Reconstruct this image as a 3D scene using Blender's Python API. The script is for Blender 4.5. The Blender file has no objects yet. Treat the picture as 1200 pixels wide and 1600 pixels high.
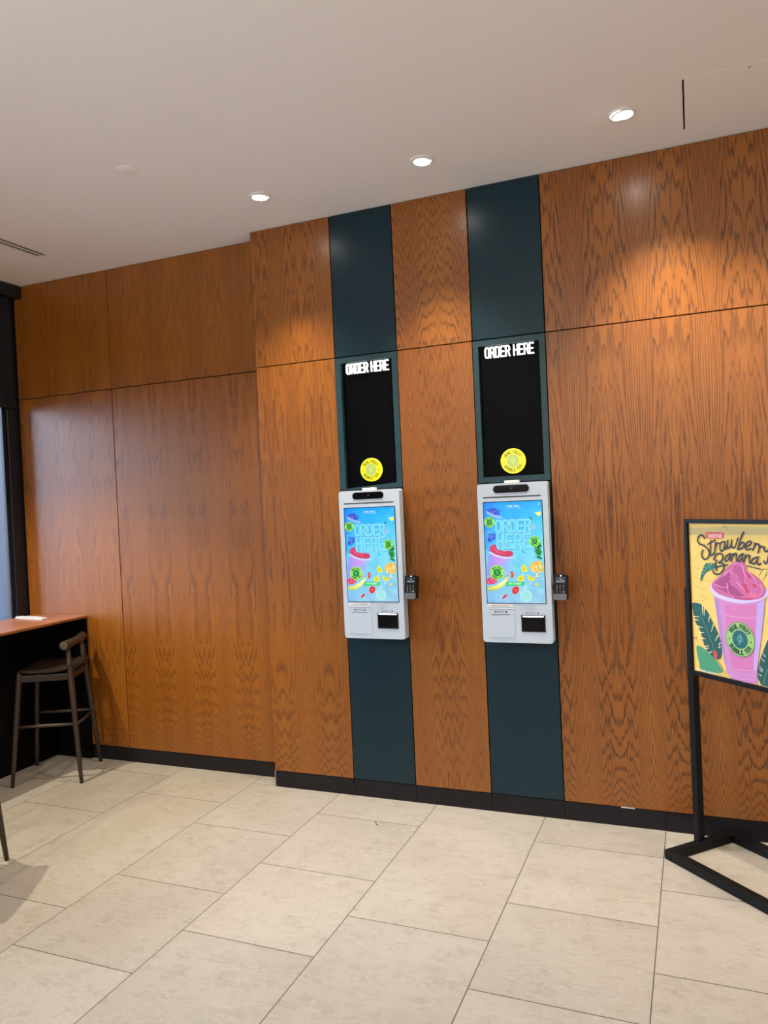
import bpy, bmesh, math, random
from mathutils import Vector, Matrix
from mathutils.geometry import tessellate_polygon
random.seed(7)
PI = math.pi
sc = bpy.context.scene
COL = sc.collection
H = 3.384          # ceiling height
RY = 0.132         # y of the recessed wall face
X_WIN = -4.53      # inner face of the window wall

# ------------------------------------------------------------------ camera
cam_d = bpy.data.cameras.new('camera'); cam = bpy.data.objects.new('camera', cam_d); COL.objects.link(cam)
cam_d.sensor_fit = 'VERTICAL'; cam_d.sensor_height = 36.0; cam_d.lens = 1193.06 / 1600 * 36.0
cam_d.clip_start = 0.05
R_ = Vector((0.92506736, 0.37714006, -0.04489707)); U_ = Vector((0.03574533, 0.03123408, 0.99887272)); F_ = Vector((-0.37811724, 0.92562941, -0.01541264))
mw = Matrix((R_, U_, -F_)).transposed().to_4x4(); mw.translation = (0, -4.03302, 1.72414)
cam.matrix_world = mw
sc.camera = cam

# ------------------------------------------------------------------ exposure, daylight, ceiling lamps, added fill lights
sc.view_settings.view_transform = 'Standard'; sc.view_settings.look = 'None'
sc.view_settings.gamma = 1; sc.view_settings.use_curve_mapping = False
sc.view_settings.exposure = 0.0
world = bpy.data.worlds.new('world'); sc.world = world; world.use_nodes = True
bgn = world.node_tree.nodes['Background']; bgn.inputs[0].default_value = (0.70, 0.78, 1.0, 1); bgn.inputs[1].default_value = 15.0

WARM = (1.0, 0.88, 0.70); NEUT = (1.0, 0.97, 0.93)
def lamp_spot(name, loc, aim, watts, deg=90, blend=0.7, size=0.03, color=WARM, parent=None):
    l = bpy.data.lights.new(name, 'SPOT'); l.energy = watts; l.spot_size = math.radians(deg); l.spot_blend = blend
    l.shadow_soft_size = size; l.color = color
    o = bpy.data.objects.new(name, l); COL.objects.link(o)
    o.location = loc
    o.rotation_euler = (Vector(aim) - Vector(loc)).to_track_quat('-Z', 'Y').to_euler()
    if parent: o.parent = parent; o.matrix_parent_inverse = parent.matrix_world.inverted()
    return o
# unseen ceiling spots, added as fill behind the camera; then the window-side lamp
for (lx, ly, e) in [(-3.0, -3.2, 12), (-1.2, -3.4, 12), (0.6, -3.4, 12), (2.2, -3.2, 12),
                    (-3.0, -5.6, 12), (-1.2, -5.6, 12), (0.6, -5.6, 12), (2.2, -5.6, 12), (0.72, -0.5, 75), (1.6, -0.5, 75)]:
    lamp_spot('unseen_ceiling_spot', (lx, ly, H - 0.03), (lx, ly, 0), e, 110, 0.8, 0.04, WARM if ly > -1 else NEUT)
lamp_spot('window_side_lamp', (-4.12, -1.45, H - 0.03), (-3.90, -1.10, 0), 260, 88, 0.5, 0.022, (1.0, 0.90, 0.70))
lamp_spot('gimbal_lamp', (-3.2, -5.2, H - 0.03), (-3.45, 0.0, 0.1), 260, 32, 0.9, 0.03, (1.0, 0.86, 0.62))
# area lights added behind the camera to fill the ceiling and the wood wall
al = bpy.data.lights.new('ceiling_fill', 'AREA'); al.shape = 'RECTANGLE'; al.size = 5.0; al.size_y = 0.5; al.energy = 180; al.color = (1.0, 0.97, 0.94)
ao = bpy.data.objects.new('ceiling_fill', al); COL.objects.link(ao); ao.location = (-0.6, -5.3, 2.0); ao.rotation_euler = (PI, 0, 0)
for lx in (-2.6, -0.4, 1.8):
    al = bpy.data.lights.new('rear_fill', 'AREA'); al.shape = 'RECTANGLE'; al.size = 1.9; al.size_y = 0.9; al.energy = 10; al.color = (0.97, 0.98, 1.0)
    ao = bpy.data.objects.new('rear_fill', al); COL.objects.link(ao); ao.location = (lx, -7.4, 2.3); ao.rotation_euler = (PI / 2, 0, 0)

# ------------------------------------------------------------------ helpers
def lin(c):
    out = []
    for v in c[:3]:
        v = v / 255.0
        out.append(v / 12.92 if v <= 0.04045 else ((v + 0.055) / 1.055) ** 2.4)
    return tuple(out)
def mat(name, col, rough=0.5, metal=0.0, spec=0.5, emit=None, es=0.0, bump=0.0, bscale=200.0, var=0.0, vscale=6.0):
    m = bpy.data.materials.new(name); m.use_nodes = True; nt = m.node_tree; b = nt.nodes['Principled BSDF']
    b.inputs['Base Color'].default_value = (*col, 1); b.inputs['Roughness'].default_value = rough
    b.inputs['Metallic'].default_value = metal; b.inputs['Specular IOR Level'].default_value = spec
    if emit: b.inputs['Emission Color'].default_value = (*emit, 1); b.inputs['Emission Strength'].default_value = es
    if bump or var:
        tc = nt.nodes.new('ShaderNodeTexCoord'); nz = nt.nodes.new('ShaderNodeTexNoise')
        nz.inputs['Scale'].default_value = bscale if bump else vscale; nz.inputs['Detail'].default_value = 4
        nt.links.new(tc.outputs['Object'], nz.inputs['Vector'])
        if bump:
            bp = nt.nodes.new('ShaderNodeBump'); bp.inputs['Strength'].default_value = bump; bp.inputs['Distance'].default_value = 0.002
            nt.links.new(nz.outputs['Fac'], bp.inputs['Height']); nt.links.new(bp.outputs['Normal'], b.inputs['Normal'])
        if var:
            mr = nt.nodes.new('ShaderNodeMapRange'); mr.inputs['To Min'].default_value = 1 - var; mr.inputs['To Max'].default_value = 1 + var
            mx = nt.nodes.new('ShaderNodeVectorMath'); mx.operation = 'SCALE'; mx.inputs[0].default_value = col
            nt.links.new(nz.outputs['Fac'], mr.inputs['Value']); nt.links.new(mr.outputs['Result'], mx.inputs['Scale'])
            nt.links.new(mx.outputs['Vector'], b.inputs['Base Color'])
    return m
class NB:
    """small node-building helper"""
    def __init__(s, m): s.nt = m.node_tree
    def n(s, t, **kw):
        x = s.nt.nodes.new(t)
        for k, v in kw.items(): setattr(x, k, v)
        return x
    def put(s, inp, v):
        if hasattr(v, 'is_linked') or isinstance(v, bpy.types.NodeSocket): s.nt.links.new(v, inp)
        else: inp.default_value = v
    def m(s, op, a, b=0.0, c=0.0):
        x = s.n('ShaderNodeMath', operation=op); s.put(x.inputs[0], a); s.put(x.inputs[1], b)
        if op in ('MULTIPLY_ADD', 'PINGPONG', 'SMOOTH_MIN'): s.put(x.inputs[2], c)
        return x.outputs[0]
    def xyz(s, x, y, z):
        c = s.n('ShaderNodeCombineXYZ'); s.put(c.inputs[0], x); s.put(c.inputs[1], y); s.put(c.inputs[2], z); return c.outputs[0]
    def noise(s, vec, scale=1.0, detail=2.0, rough=0.5):
        x = s.n('ShaderNodeTexNoise'); s.nt.links.new(vec, x.inputs['Vector']); x.inputs['Scale'].default_value = scale
        x.inputs['Detail'].default_value = detail; x.inputs['Roughness'].default_value = rough; return x.outputs['Fac']
    def rng(s, v, a, b, c, d, smooth=False):
        x = s.n('ShaderNodeMapRange'); x.interpolation_type = 'SMOOTHSTEP' if smooth else 'LINEAR'
        s.put(x.inputs[0], v)
        for i, q in enumerate((a, b, c, d)): x.inputs[i + 1].default_value = q
        return x.outputs[0]
    def mix(s, f, a, b):
        x = s.n('ShaderNodeMix', data_type='RGBA'); s.put(x.inputs[0], f)
        for i, q in ((6, a), (7, b)):
            if isinstance(q, tuple): x.inputs[i].default_value = (*q[:3], 1)
            else: s.nt.links.new(q, x.inputs[i])
        return x.outputs[2]
def wood_veneer(name, light, mid, dark, rough=0.36, axis='Z', A=102.0, leaf=0.16):
    """crown-cut oak veneer: book-matched leaves, cathedral figure, fine pores"""
    m = bpy.data.materials.new(name); m.use_nodes = True; b = NB(m); bs = m.node_tree.nodes['Principled BSDF']
    tc = b.n('ShaderNodeTexCoord'); sp = b.n('ShaderNodeSeparateXYZ'); b.nt.links.new(tc.outputs['Object'], sp.inputs[0])
    def prop(k): return b.n('ShaderNodeAttribute', attribute_type='OBJECT', attribute_name=k).outputs['Fac']
    seed = prop('seed'); run = prop('run'); dense = prop('dense'); con = prop('contrast')     # run, dense: how steeply the figure climbs, overall and near the foot
    X = sp.outputs['X']; Z = sp.outputs['Z'] if axis == 'Z' else sp.outputs['Y']
    so = b.m('MULTIPLY', seed, 3.713)
    u = b.m('PINGPONG', b.m('ADD', X, b.m('MULTIPLY', seed, 0.137)), leaf)
    wob = b.noise(b.xyz(b.m('MULTIPLY', u, 2.5), so, b.m('MULTIPLY', Z, 1.2)), 1.0, 1.0)
    d = b.m('ADD', b.m('SUBTRACT', u, leaf * 0.30), b.m('MULTIPLY', b.m('SUBTRACT', wob, 0.5), 0.07))
    d2 = b.m('MULTIPLY', d, d)
    core = b.m('EXPONENT', b.m('MULTIPLY', d2, -850.0))               # 1 along the heart of a leaf, 0 in its straight grain
    cone = b.m('SQRT', b.m('ADD', d2, 0.0007))
    sw = b.noise(b.xyz(b.m('MULTIPLY', u, 9.0), so, b.m('MULTIPLY', Z, 1.7)), 1.0, 1.0)
    jag = b.noise(b.xyz(b.m('MULTIPLY', u, 50.0), so, b.m('MULTIPLY', Z, 5.0)), 1.0, 2.0)
    slip = b.noise(b.xyz(b.m('MULTIPLY', u, 38.0), so, b.m('MULTIPLY', Z, 0.35)), 1.0, 2.0)
    fine = b.noise(b.xyz(b.m('MULTIPLY', u, 170.0), so, b.m('MULTIPLY', Z, 12.0)), 1.0, 1.0)
    g = b.m('MULTIPLY', cone, A)
    g = b.m('ADD', g, b.m('MULTIPLY', Z, run))
    g = b.m('ADD', g, b.m('MULTIPLY', dense, b.m('EXPONENT', b.m('MULTIPLY', Z, -2.0))))
    g = b.m('ADD', g, b.m('MULTIPLY', sw, b.m('MULTIPLY_ADD', core, 3.8, 0.7)))
    g = b.m('ADD', g, b.m('MULTIPLY', jag, b.m('MULTIPLY_ADD', core, 2.2, 0.2)))
    g = b.m('ADD', g, b.m('MULTIPLY', slip, 2.6))
    g = b.m('ADD', g, b.m('MULTIPLY', fine, 0.30))
    s = b.m('FRACT', g)
    line = b.m('MULTIPLY', b.rng(s, 0.52, 0.86, 0, 1, True), b.rng(s, 0.91, 1.0, 1, 0, True))
    amp = b.rng(b.noise(b.xyz(b.m('MULTIPLY', u, 12.0), so, b.m('MULTIPLY', Z, 1.5)), 1.0, 2.0), 0.3, 0.7, 0.45, 1.0)
    line = b.m('MULTIPLY', b.m('MULTIPLY', line, amp), con)
    pore = b.rng(b.noise(b.xyz(b.m('MULTIPLY', X, 420.0), so, b.m('MULTIPLY', Z, 12.0)), 1.0, 2.0, 0.6), 0.46, 0.70, 0, 0.5, True)
    tone = b.noise(b.xyz(b.m('MULTIPLY', u, 9.0), so, b.m('MULTIPLY', Z, 0.5)), 1.0, 3.0)
    base = b.mix(b.rng(tone, 0.3, 0.7, 0, 1), light, mid)
    c = b.mix(b.m('MINIMUM', line, 1.0), base, dark)
    c = b.mix(pore, c, tuple(q * 0.55 for q in mid))
    b.nt.links.new(c, bs.inputs['Base Color'])
    b.nt.links.new(b.rng(line, 0, 1, rough - 0.02, rough + 0.08), bs.inputs['Roughness'])
    bs.inputs['Specular IOR Level'].default_value = 0.42; bs.inputs['Coat Weight'].default_value = 0.42; bs.inputs['Coat Roughness'].default_value = 0.27
    bp = b.n('ShaderNodeBump'); bp.inputs['Strength'].default_value = 0.06; bp.inputs['Distance'].default_value = 0.001
    b.nt.links.new(pore, bp.inputs['Height']); b.nt.links.new(bp.outputs['Normal'], bs.inputs['Normal'])
    return m
def stone_tile(name):
    m = bpy.data.materials.new(name); m.use_nodes = True; b = NB(m); bs = m.node_tree.nodes['Principled BSDF']
    tc = b.n('ShaderNodeTexCoord')
    at = b.n('ShaderNodeAttribute', attribute_type='GEOMETRY', attribute_name='tile_shift')
    va = b.n('ShaderNodeVectorMath', operation='ADD'); b.nt.links.new(tc.outputs['Object'], va.inputs[0]); b.nt.links.new(at.outputs['Vector'], va.inputs[1])
    v = va.outputs[0]
    n1 = b.noise(v, 2.2, 6.0, 0.6); n2 = b.noise(v, 11.0, 8.0, 0.72); n3 = b.noise(v, 160.0, 3.0)
    mp = b.n('ShaderNodeMapping'); b.nt.links.new(v, mp.inputs[0]); mp.inputs['Rotation'].default_value = (0, 0, 0.6); mp.inputs['Scale'].default_value = (1.0, 3.2, 1)
    vn = b.n('ShaderNodeTexNoise'); b.nt.links.new(mp.outputs[0], vn.inputs['Vector']); vn.inputs['Scale'].default_value = 5.0; vn.inputs['Detail'].default_value = 9; vn.inputs['Roughness'].default_value = 0.7; vn.inputs['Distortion'].default_value = 1.2
    vein = b.rng(b.m('ABSOLUTE', b.m('SUBTRACT', vn.outputs['Fac'], 0.5)), 0.0, 0.03, 0.55, 0, True)
    c = b.mix(b.rng(n1, 0.3, 0.7, 0, 1), TILE_A, TILE_B)
    c = b.mix(b.rng(n2, 0.45, 0.75, 0, 0.75), c, TILE_C)
    c = b.mix(b.m('MULTIPLY', vein, b.rng(n2, 0.4, 0.6, 0, 1)), c, TILE_D)
    c = b.mix(b.rng(n3, 0.6, 0.75, 0, 0.25), c, TILE_C)
    hs = b.n('ShaderNodeHueSaturation'); b.nt.links.new(c, hs.inputs['Color']); sx = b.n('ShaderNodeSeparateXYZ'); b.nt.links.new(at.outputs['Vector'], sx.inputs[0])
    b.nt.links.new(b.rng(b.m('FRACT', sx.outputs[0]), 0, 1, 0.95, 1.04), hs.inputs['Value']); b.nt.links.new(hs.outputs[0], bs.inputs['Base Color'])
    b.nt.links.new(b.rng(n2, 0.3, 0.7, 0.42, 0.55), bs.inputs['Roughness'])
    bp = b.n('ShaderNodeBump'); bp.inputs['Strength'].default_value = 0.12; bp.inputs['Distance'].default_value = 0.002
    b.nt.links.new(n2, bp.inputs['Height']); b.nt.links.new(bp.outputs['Normal'], bs.inputs['Normal'])
    return m

class MB:
    """collects shapes into one bmesh"""
    def __init__(s): s.bm = bmesh.new()
    def box(s, x0, x1, y0, y1, z0, z1, bev=0.0, seg=2, mi=0):
        t = bmesh.new(); bmesh.ops.create_cube(t, size=1)
        for v in t.verts: v.co = Vector(((x0 + x1) / 2 + v.co.x * (x1 - x0), (y0 + y1) / 2 + v.co.y * (y1 - y0), (z0 + z1) / 2 + v.co.z * (z1 - z0)))
        if bev: bmesh.ops.bevel(t, geom=t.edges[:], offset=bev, segments=seg, affect='EDGES', profile=0.5)
        s.add(t, mi); return s
    def add(s, t, mi=0, M=None, smooth=False):
        vm = {}
        for v in t.verts: vm[v] = s.bm.verts.new(M @ v.co if M else v.co)
        for f in t.faces:
            try: nf = s.bm.faces.new([vm[v] for v in f.verts]); nf.material_index = mi; nf.smooth = smooth or f.smooth
            except ValueError: pass
        t.free()
    def tube(s, pts, rad, seg=12, mi=0, caps=True, smooth=True):
        """swept round tube; rad is a number or a list"""
        pts = [Vector(p) for p in pts]; n = len(pts)
        rad = [rad] * n if isinstance(rad, (int, float)) else list(rad)
        rings = []; prev = None
        for i, p in enumerate(pts):
            t = (pts[min(i + 1, n - 1)] - pts[max(i - 1, 0)]).normalized()
            if prev is None:
                a = Vector((0, 0, 1)) if abs(t.z) < 0.9 else Vector((1, 0, 0)); nrm = t.cross(a).normalized()
            else: nrm = (prev - t * prev.dot(t)).normalized()
            prev = nrm; bn = t.cross(nrm)
            rings.append([s.bm.verts.new(p + rad[i] * (math.cos(2 * PI * k / seg) * nrm + math.sin(2 * PI * k / seg) * bn)) for k in range(seg)])
        for i in range(n - 1):
            for k in range(seg):
                f = s.bm.faces.new((rings[i][k], rings[i][(k + 1) % seg], rings[i + 1][(k + 1) % seg], rings[i + 1][k])); f.smooth = smooth; f.material_index = mi
        if caps:
            for r in (rings[0][::-1], rings[-1]): f = s.bm.faces.new(r); f.material_index = mi
        return s
    def lathe(s, prof, c, seg=40, mi=0, M=None, close=False):
        """prof: list of (r, z) about a vertical axis through c"""
        c = Vector(c); rings = []
        for r, z in prof:
            row = []
            for k in range(seg):
                q = Vector((r * math.cos(2 * PI * k / seg), r * math.sin(2 * PI * k / seg), z))
                row.append(s.bm.verts.new(c + (M @ q if M else q)))
            rings.append(row)
        for i in range(len(rings) - 1):
            for k in range(seg):
                f = s.bm.faces.new((rings[i][k], rings[i][(k + 1) % seg], rings[i + 1][(k + 1) % seg], rings[i + 1][k])); f.smooth = True; f.material_index = mi
        if close:
            for r in (rings[0][::-1], rings[-1]): f = s.bm.faces.new(r); f.material_index = mi
        return s
    def prism(s, poly, y0, y1, mi=0):
        """polygon in x,z extruded along y"""
        a = [s.bm.verts.new((x, y0, z)) for x, z in poly]; b = [s.bm.verts.new((x, y1, z)) for x, z in poly]; n = len(poly)
        for fa in (a, b[::-1]): f = s.bm.faces.new(fa); f.material_index = mi
        for i in range(n):
            f = s.bm.faces.new((a[i], b[i], b[(i + 1) % n], a[(i + 1) % n])); f.material_index = mi
        return s
    def build(s, name, mats, parent=None, M=None, origin=None):
        bm = s.bm
        bmesh.ops.recalc_face_normals(bm, faces=bm.faces[:])
        if origin is not None: bmesh.ops.translate(bm, verts=bm.verts[:], vec=-Vector(origin))
        me = bpy.data.meshes.new(name); bm.to_mesh(me); bm.free()
        for q in (mats if isinstance(mats, (list, tuple)) else [mats]): me.materials.append(q)
        o = bpy.data.objects.new(name, me); COL.objects.link(o)
        if origin is not None: o.location = origin
        if parent: o.parent = parent
        return o
def rounded(x0, x1, z0, z1, r, n=5):
    p = []
    for cx, cz, a0 in ((x1 - r, z1 - r, 0), (x0 + r, z1 - r, 90), (x0 + r, z0 + r, 180), (x1 - r, z0 + r, 270)):
        for k in range(n + 1):
            a = math.radians(a0 + 90 * k / n); p.append((cx + r * math.cos(a), cz + r * math.sin(a)))
    return p
def tag(o, label=None, cat=None, group=None, kind=None):
    if label: o['label'] = label
    if cat: o['category'] = cat
    if group: o['group'] = group
    if kind: o['kind'] = kind
    return o
def thing(name, label, cat, loc=(0, 0, 0), rz=0.0, group=None):
    o = bpy.data.objects.new(name, None); COL.objects.link(o); o.location = loc; o.rotation_euler = (0, 0, rz); o.empty_display_size = 0.1
    return tag(o, label, cat, group)
def copy_thing(root, loc, label):
    r = root.copy(); COL.objects.link(r); r.location = loc; r['label'] = label
    for ch in list(root.children):
        c = ch.copy(); COL.objects.link(c); c.parent = r
        for g in list(ch.children):
            d = g.copy(); COL.objects.link(d); d.parent = c
    return r

# ---- flat printed / displayed artwork: coloured polygons in stacked hair-thin layers of ink
GLYPH = {
'A': [[(0,0),(0,5),(1,6),(3,6),(4,5),(4,0)],[(0,2.5),(4,2.5)]], 'B': [[(3,3.1),(0,3.1),(0,6),(3,6),(4,5.2),(4,3.9),(3,3.1),(4,2.3),(4,.8),(3,0),(0,0),(0,3.1)]],
'C': [[(4,4.5),(4,5),(3,6),(1,6),(0,5),(0,1),(1,0),(3,0),(4,1),(4,1.5)]], 'D': [[(0,0),(0,6),(3,6),(4,5),(4,1),(3,0),(0,0)]],
'E': [[(4,6),(0,6),(0,0),(4,0)],[(0,3),(3.2,3)]], 'F': [[(4,6),(0,6),(0,0)],[(0,3),(3.2,3)]], 'G': [[(4,4.6),(4,5),(3,6),(1,6),(0,5),(0,1),(1,0),(3,0),(4,1),(4,3),(2.4,3)]],
'H': [[(0,0),(0,6)],[(4,0),(4,6)],[(0,3),(4,3)]], 'I': [[(2,0),(2,6)]], 'K': [[(0,0),(0,6)],[(4,6),(0,2.6)],[(1.4,3.6),(4,0)]], 'L': [[(0,6),(0,0),(4,0)]],
'M': [[(0,0),(0,6),(2,3),(4,6),(4,0)]], 'N': [[(0,0),(0,6),(4,0),(4,6)]], 'O': [[(1,0),(0,1),(0,5),(1,6),(3,6),(4,5),(4,1),(3,0),(1,0)]],
'P': [[(0,0),(0,6),(3,6),(4,5.2),(4,3.6),(3,2.8),(0,2.8)]], 'R': [[(0,0),(0,6),(3,6),(4,5.2),(4,3.7),(3,2.9),(0,2.9)],[(2.6,2.9),(4,0)]],
'S': [[(4,4.7),(4,5),(3,6),(1,6),(0,5),(0,4),(4,2),(4,1),(3,0),(1,0),(0,1),(0,1.3)]], 'T': [[(0,6),(4,6)],[(2,6),(2,0)]], 'U': [[(0,6),(0,1),(1,0),(3,0),(4,1),(4,6)]],
'V': [[(0,6),(2,0),(4,6)]], 'W': [[(0,6),(1,0),(2,4),(3,0),(4,6)]], 'Y': [[(0,6),(2,3),(4,6)],[(2,3),(2,0)]], "'": [[(2,6),(2,4.6)]], ' ': [] }
def text_strokes(txt, h, w, gap, cx=None, x0=0.0, z0=0.0, slant=0.0):
    """stroke paths of a condensed capital lettering, (paths, total width)"""
    out = []; x = 0.0
    for ch in txt:
        if ch == ' ': x += w * 0.35 + gap; continue
        ww = w if ch != 'I' else w * 0.3
        for p in GLYPH[ch]:
            out.append([(x + (a / 4.0 * w if ch != 'I' else ww / 2) + slant * c / 6.0 * h, c / 6.0 * h) for a, c in p])
        x += ww + gap
    tot = x - gap
    sh = (cx - tot / 2) if cx is not None else x0
    return [[(a + sh, c + z0) for a, c in p] for p in out], tot
def spline(p, k=5, closed=False):
    """Catmull-Rom curve through the points"""
    n = len(p); out = []
    if n < 3: return list(p)
    for i in range(n if closed else n - 1):
        q = [p[(i + d) % n] if closed else p[max(0, min(n - 1, i + d))] for d in (-1, 0, 1, 2)]
        for t in range(k):
            t /= k; f = lambda c: 0.5 * (2 * q[1][c] + (q[2][c] - q[0][c]) * t + (2 * q[0][c] - 5 * q[1][c] + 4 * q[2][c] - q[3][c]) * t * t + (3 * q[1][c] - q[0][c] - 3 * q[2][c] + q[3][c]) * t ** 3)
            out.append((f(0), f(1)))
    return out if closed else out + [p[-1]]
class Art:
    def __init__(s, dz=0.0002): s.f = []; s.layer = 0; s.dz = dz
    def up(s): s.layer += 1; return s
    def poly(s, pts, col, cols=None):
        s.f.append((list(pts), col, s.layer, cols)); return s
    def disc(s, cx, cz, r, col, n=32, rz=None):
        return s.poly([(cx + r * math.cos(2 * PI * k / n), cz + (rz or r) * math.sin(2 * PI * k / n)) for k in range(n)], col)
    def stroke(s, pts, w, col, sq=False, smooth=False):
        """a continuous ribbon; w: width or (start, end); sq: straight ends, mitred like cut lettering"""
        if smooth: pts = spline(pts)
        pts = [p for i, p in enumerate(pts) if i == 0 or math.hypot(p[0] - pts[i - 1][0], p[1] - pts[i - 1][1]) > 1e-7]
        n = len(pts)
        if n < 2: return s
        closed = n > 3 and math.hypot(pts[0][0] - pts[-1][0], pts[0][1] - pts[-1][1]) < 1e-6
        ws = [w] * n if isinstance(w, (int, float)) else [w[0] + (w[1] - w[0]) * i / (n - 1) for i in range(n)]
        if closed: pts = pts[:-1]; ws = ws[:-1]; n -= 1
        def nrm(a, b):
            dx, dz = b[0] - a[0], b[1] - a[1]; L = math.hypot(dx, dz); return (-dz / L, dx / L)
        lo, ro = [], []
        for i in range(n):
            p = pts[i]
            a = pts[i - 1] if (i > 0 or closed) else None; b = pts[(i + 1) % n] if (i < n - 1 or closed) else None
            if a is None: n1 = n2 = nrm(p, b)
            elif b is None: n1 = n2 = nrm(a, p)
            else: n1 = nrm(a, p); n2 = nrm(p, b)
            mx, mz = n1[0] + n2[0], n1[1] + n2[1]; L = math.hypot(mx, mz)
            if L < 0.15: mx, mz = n1; k = 1.0
            else: mx /= L; mz /= L; k = min(1.0 / max(0.2, mx * n1[0] + mz * n1[1]), 1.6)
            h = ws[i] / 2 * k; e = (0.0, 0.0)
            if sq and not closed and (a is None or b is None):
                sg = -1 if a is None else 1; e = (n1[1] * ws[i] / 2 * sg, -n1[0] * ws[i] / 2 * sg)
            lo.append((p[0] + mx * h + e[0], p[1] + mz * h + e[1])); ro.append((p[0] - mx * h + e[0], p[1] - mz * h + e[1]))
        for i in range(n if closed else n - 1):
            j = (i + 1) % n; s.poly([lo[i], ro[i], ro[j], lo[j]], col)
        if not sq and not closed:
            for i in (0, n - 1): s.disc(pts[i][0], pts[i][1], ws[i] / 2, col, 10)
        return s
    def text(s, txt, h, w, gap, t, col, cx=None, x0=0.0, z0=0.0, slant=0.0):
        ps, tot = text_strokes(txt, h, w, gap, cx, x0, z0, slant)
        for p in ps: s.stroke(p, t, col, True)
        return s
    def arc_text(s, txt, cx, cz, r, mid, h, w, gap, t, col, top=True):
        ps, tot = text_strokes(txt, h, w, gap, 0.0)
        for p in ps:
            q = []
            for a, c in p:
                if top: th = mid - a / r; rr = r + c - h / 2
                else: th = mid + a / r; rr = r - (c - h / 2)
                q.append((cx + rr * math.cos(th), cz + rr * math.sin(th)))
            s.stroke(q, t, col, True)
        return s
    def build(s, name, material, xf, parent=None):
        """xf maps (x, z, lift) to a point"""
        bm = bmesh.new(); cl = bm.loops.layers.float_color.new('ink')
        for k, (pts, col, ly, cols) in enumerate(s.f):
            lift = ly * s.dz + (k % 60) * s.dz / 80          # every patch of ink lies on the one before it
            vs = [bm.verts.new(xf(x, z, lift)) for x, z in pts]
            if len(pts) <= 4: tris = [list(range(len(pts)))]
            else: tris = [list(t) for t in tessellate_polygon([[Vector((x, z, 0)) for x, z in pts]])]
            for t in tris:
                if len(set(t)) < 3: continue
                try: f = bm.faces.new([vs[i] for i in t])
                except ValueError: continue
                for lp, i in zip(f.loops, t): lp[cl] = (*lin(cols[i] if cols else col), 1)
        me = bpy.data.meshes.new(name); bm.to_mesh(me); bm.free(); me.materials.append(material)
        o = bpy.data.objects.new(name, me); COL.objects.link(o)
        if parent: o.parent = parent
        return o
def ink_mat(name, emit=0.0, rough=0.35):
    m = bpy.data.materials.new(name); m.use_nodes = True; b = NB(m); bs = m.node_tree.nodes['Principled BSDF']
    at = b.n('ShaderNodeAttribute', attribute_type='GEOMETRY', attribute_name='ink')
    if emit:
        bs.inputs['Base Color'].default_value = (0.01, 0.01, 0.01, 1); b.nt.links.new(at.outputs['Color'], bs.inputs['Emission Color']); bs.inputs['Emission Strength'].default_value = emit
        bs.inputs['Roughness'].default_value = 0.2
    else:
        b.nt.links.new(at.outputs['Color'], bs.inputs['Base Color']); bs.inputs['Roughness'].default_value = rough
    return m
LEAF = [(0.0, 1.0), (-0.34, 0.62), (-0.55, 0.18), (-0.5, -0.22), (-0.24, -0.42), (0.0, -0.34), (0.24, -0.42), (0.5, -0.22), (0.55, 0.18), (0.34, 0.62), (0.0, 1.0)]
def badge(a, cx, cz, r, outer, inner, ink, leaf, edge=None, text=True, tw=1.0):
    """round fruit-tea emblem: ring with lettering, inner disc with an outlined leaf"""
    if edge: a.disc(cx, cz, r, edge, 48); a.up()
    a.disc(cx, cz, r * (0.97 if edge else 1.0), outer, 48); a.up()
    a.disc(cx, cz, r * 0.53, inner, 40)
    if text:
        a.arc_text('REAL FRUIT', cx, cz, r * 0.75, PI / 2, r * 0.22, r * 0.11, r * 0.065, r * 0.052 * tw, ink)
        a.arc_text('BUBBLE TEA', cx, cz, r * 0.75, -PI / 2, r * 0.22, r * 0.11, r * 0.06, r * 0.052 * tw, ink, top=False)
        for sx in (-1, 1): a.disc(cx + sx * r * 0.75, cz - r * 0.06, r * 0.05, ink, 5)
    a.up()
    k = r * 0.28
    a.stroke([(cx + x * k, cz + z * k) for x, z in LEAF], r * 0.035, leaf)
    a.stroke([(cx + 0.05 * k, cz + 0.62 * k), (cx + 0.05 * k, cz - 0.1 * k), (cx - 0.05 * k, cz - 0.7 * k), (cx - 0.2 * k, cz - 1.0 * k)], r * 0.03, leaf)
    a.stroke([(cx + 0.05 * k, cz + 0.1 * k), (cx + 0.3 * k, cz + 0.2 * k)], r * 0.025, leaf)
    a.up()

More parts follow.
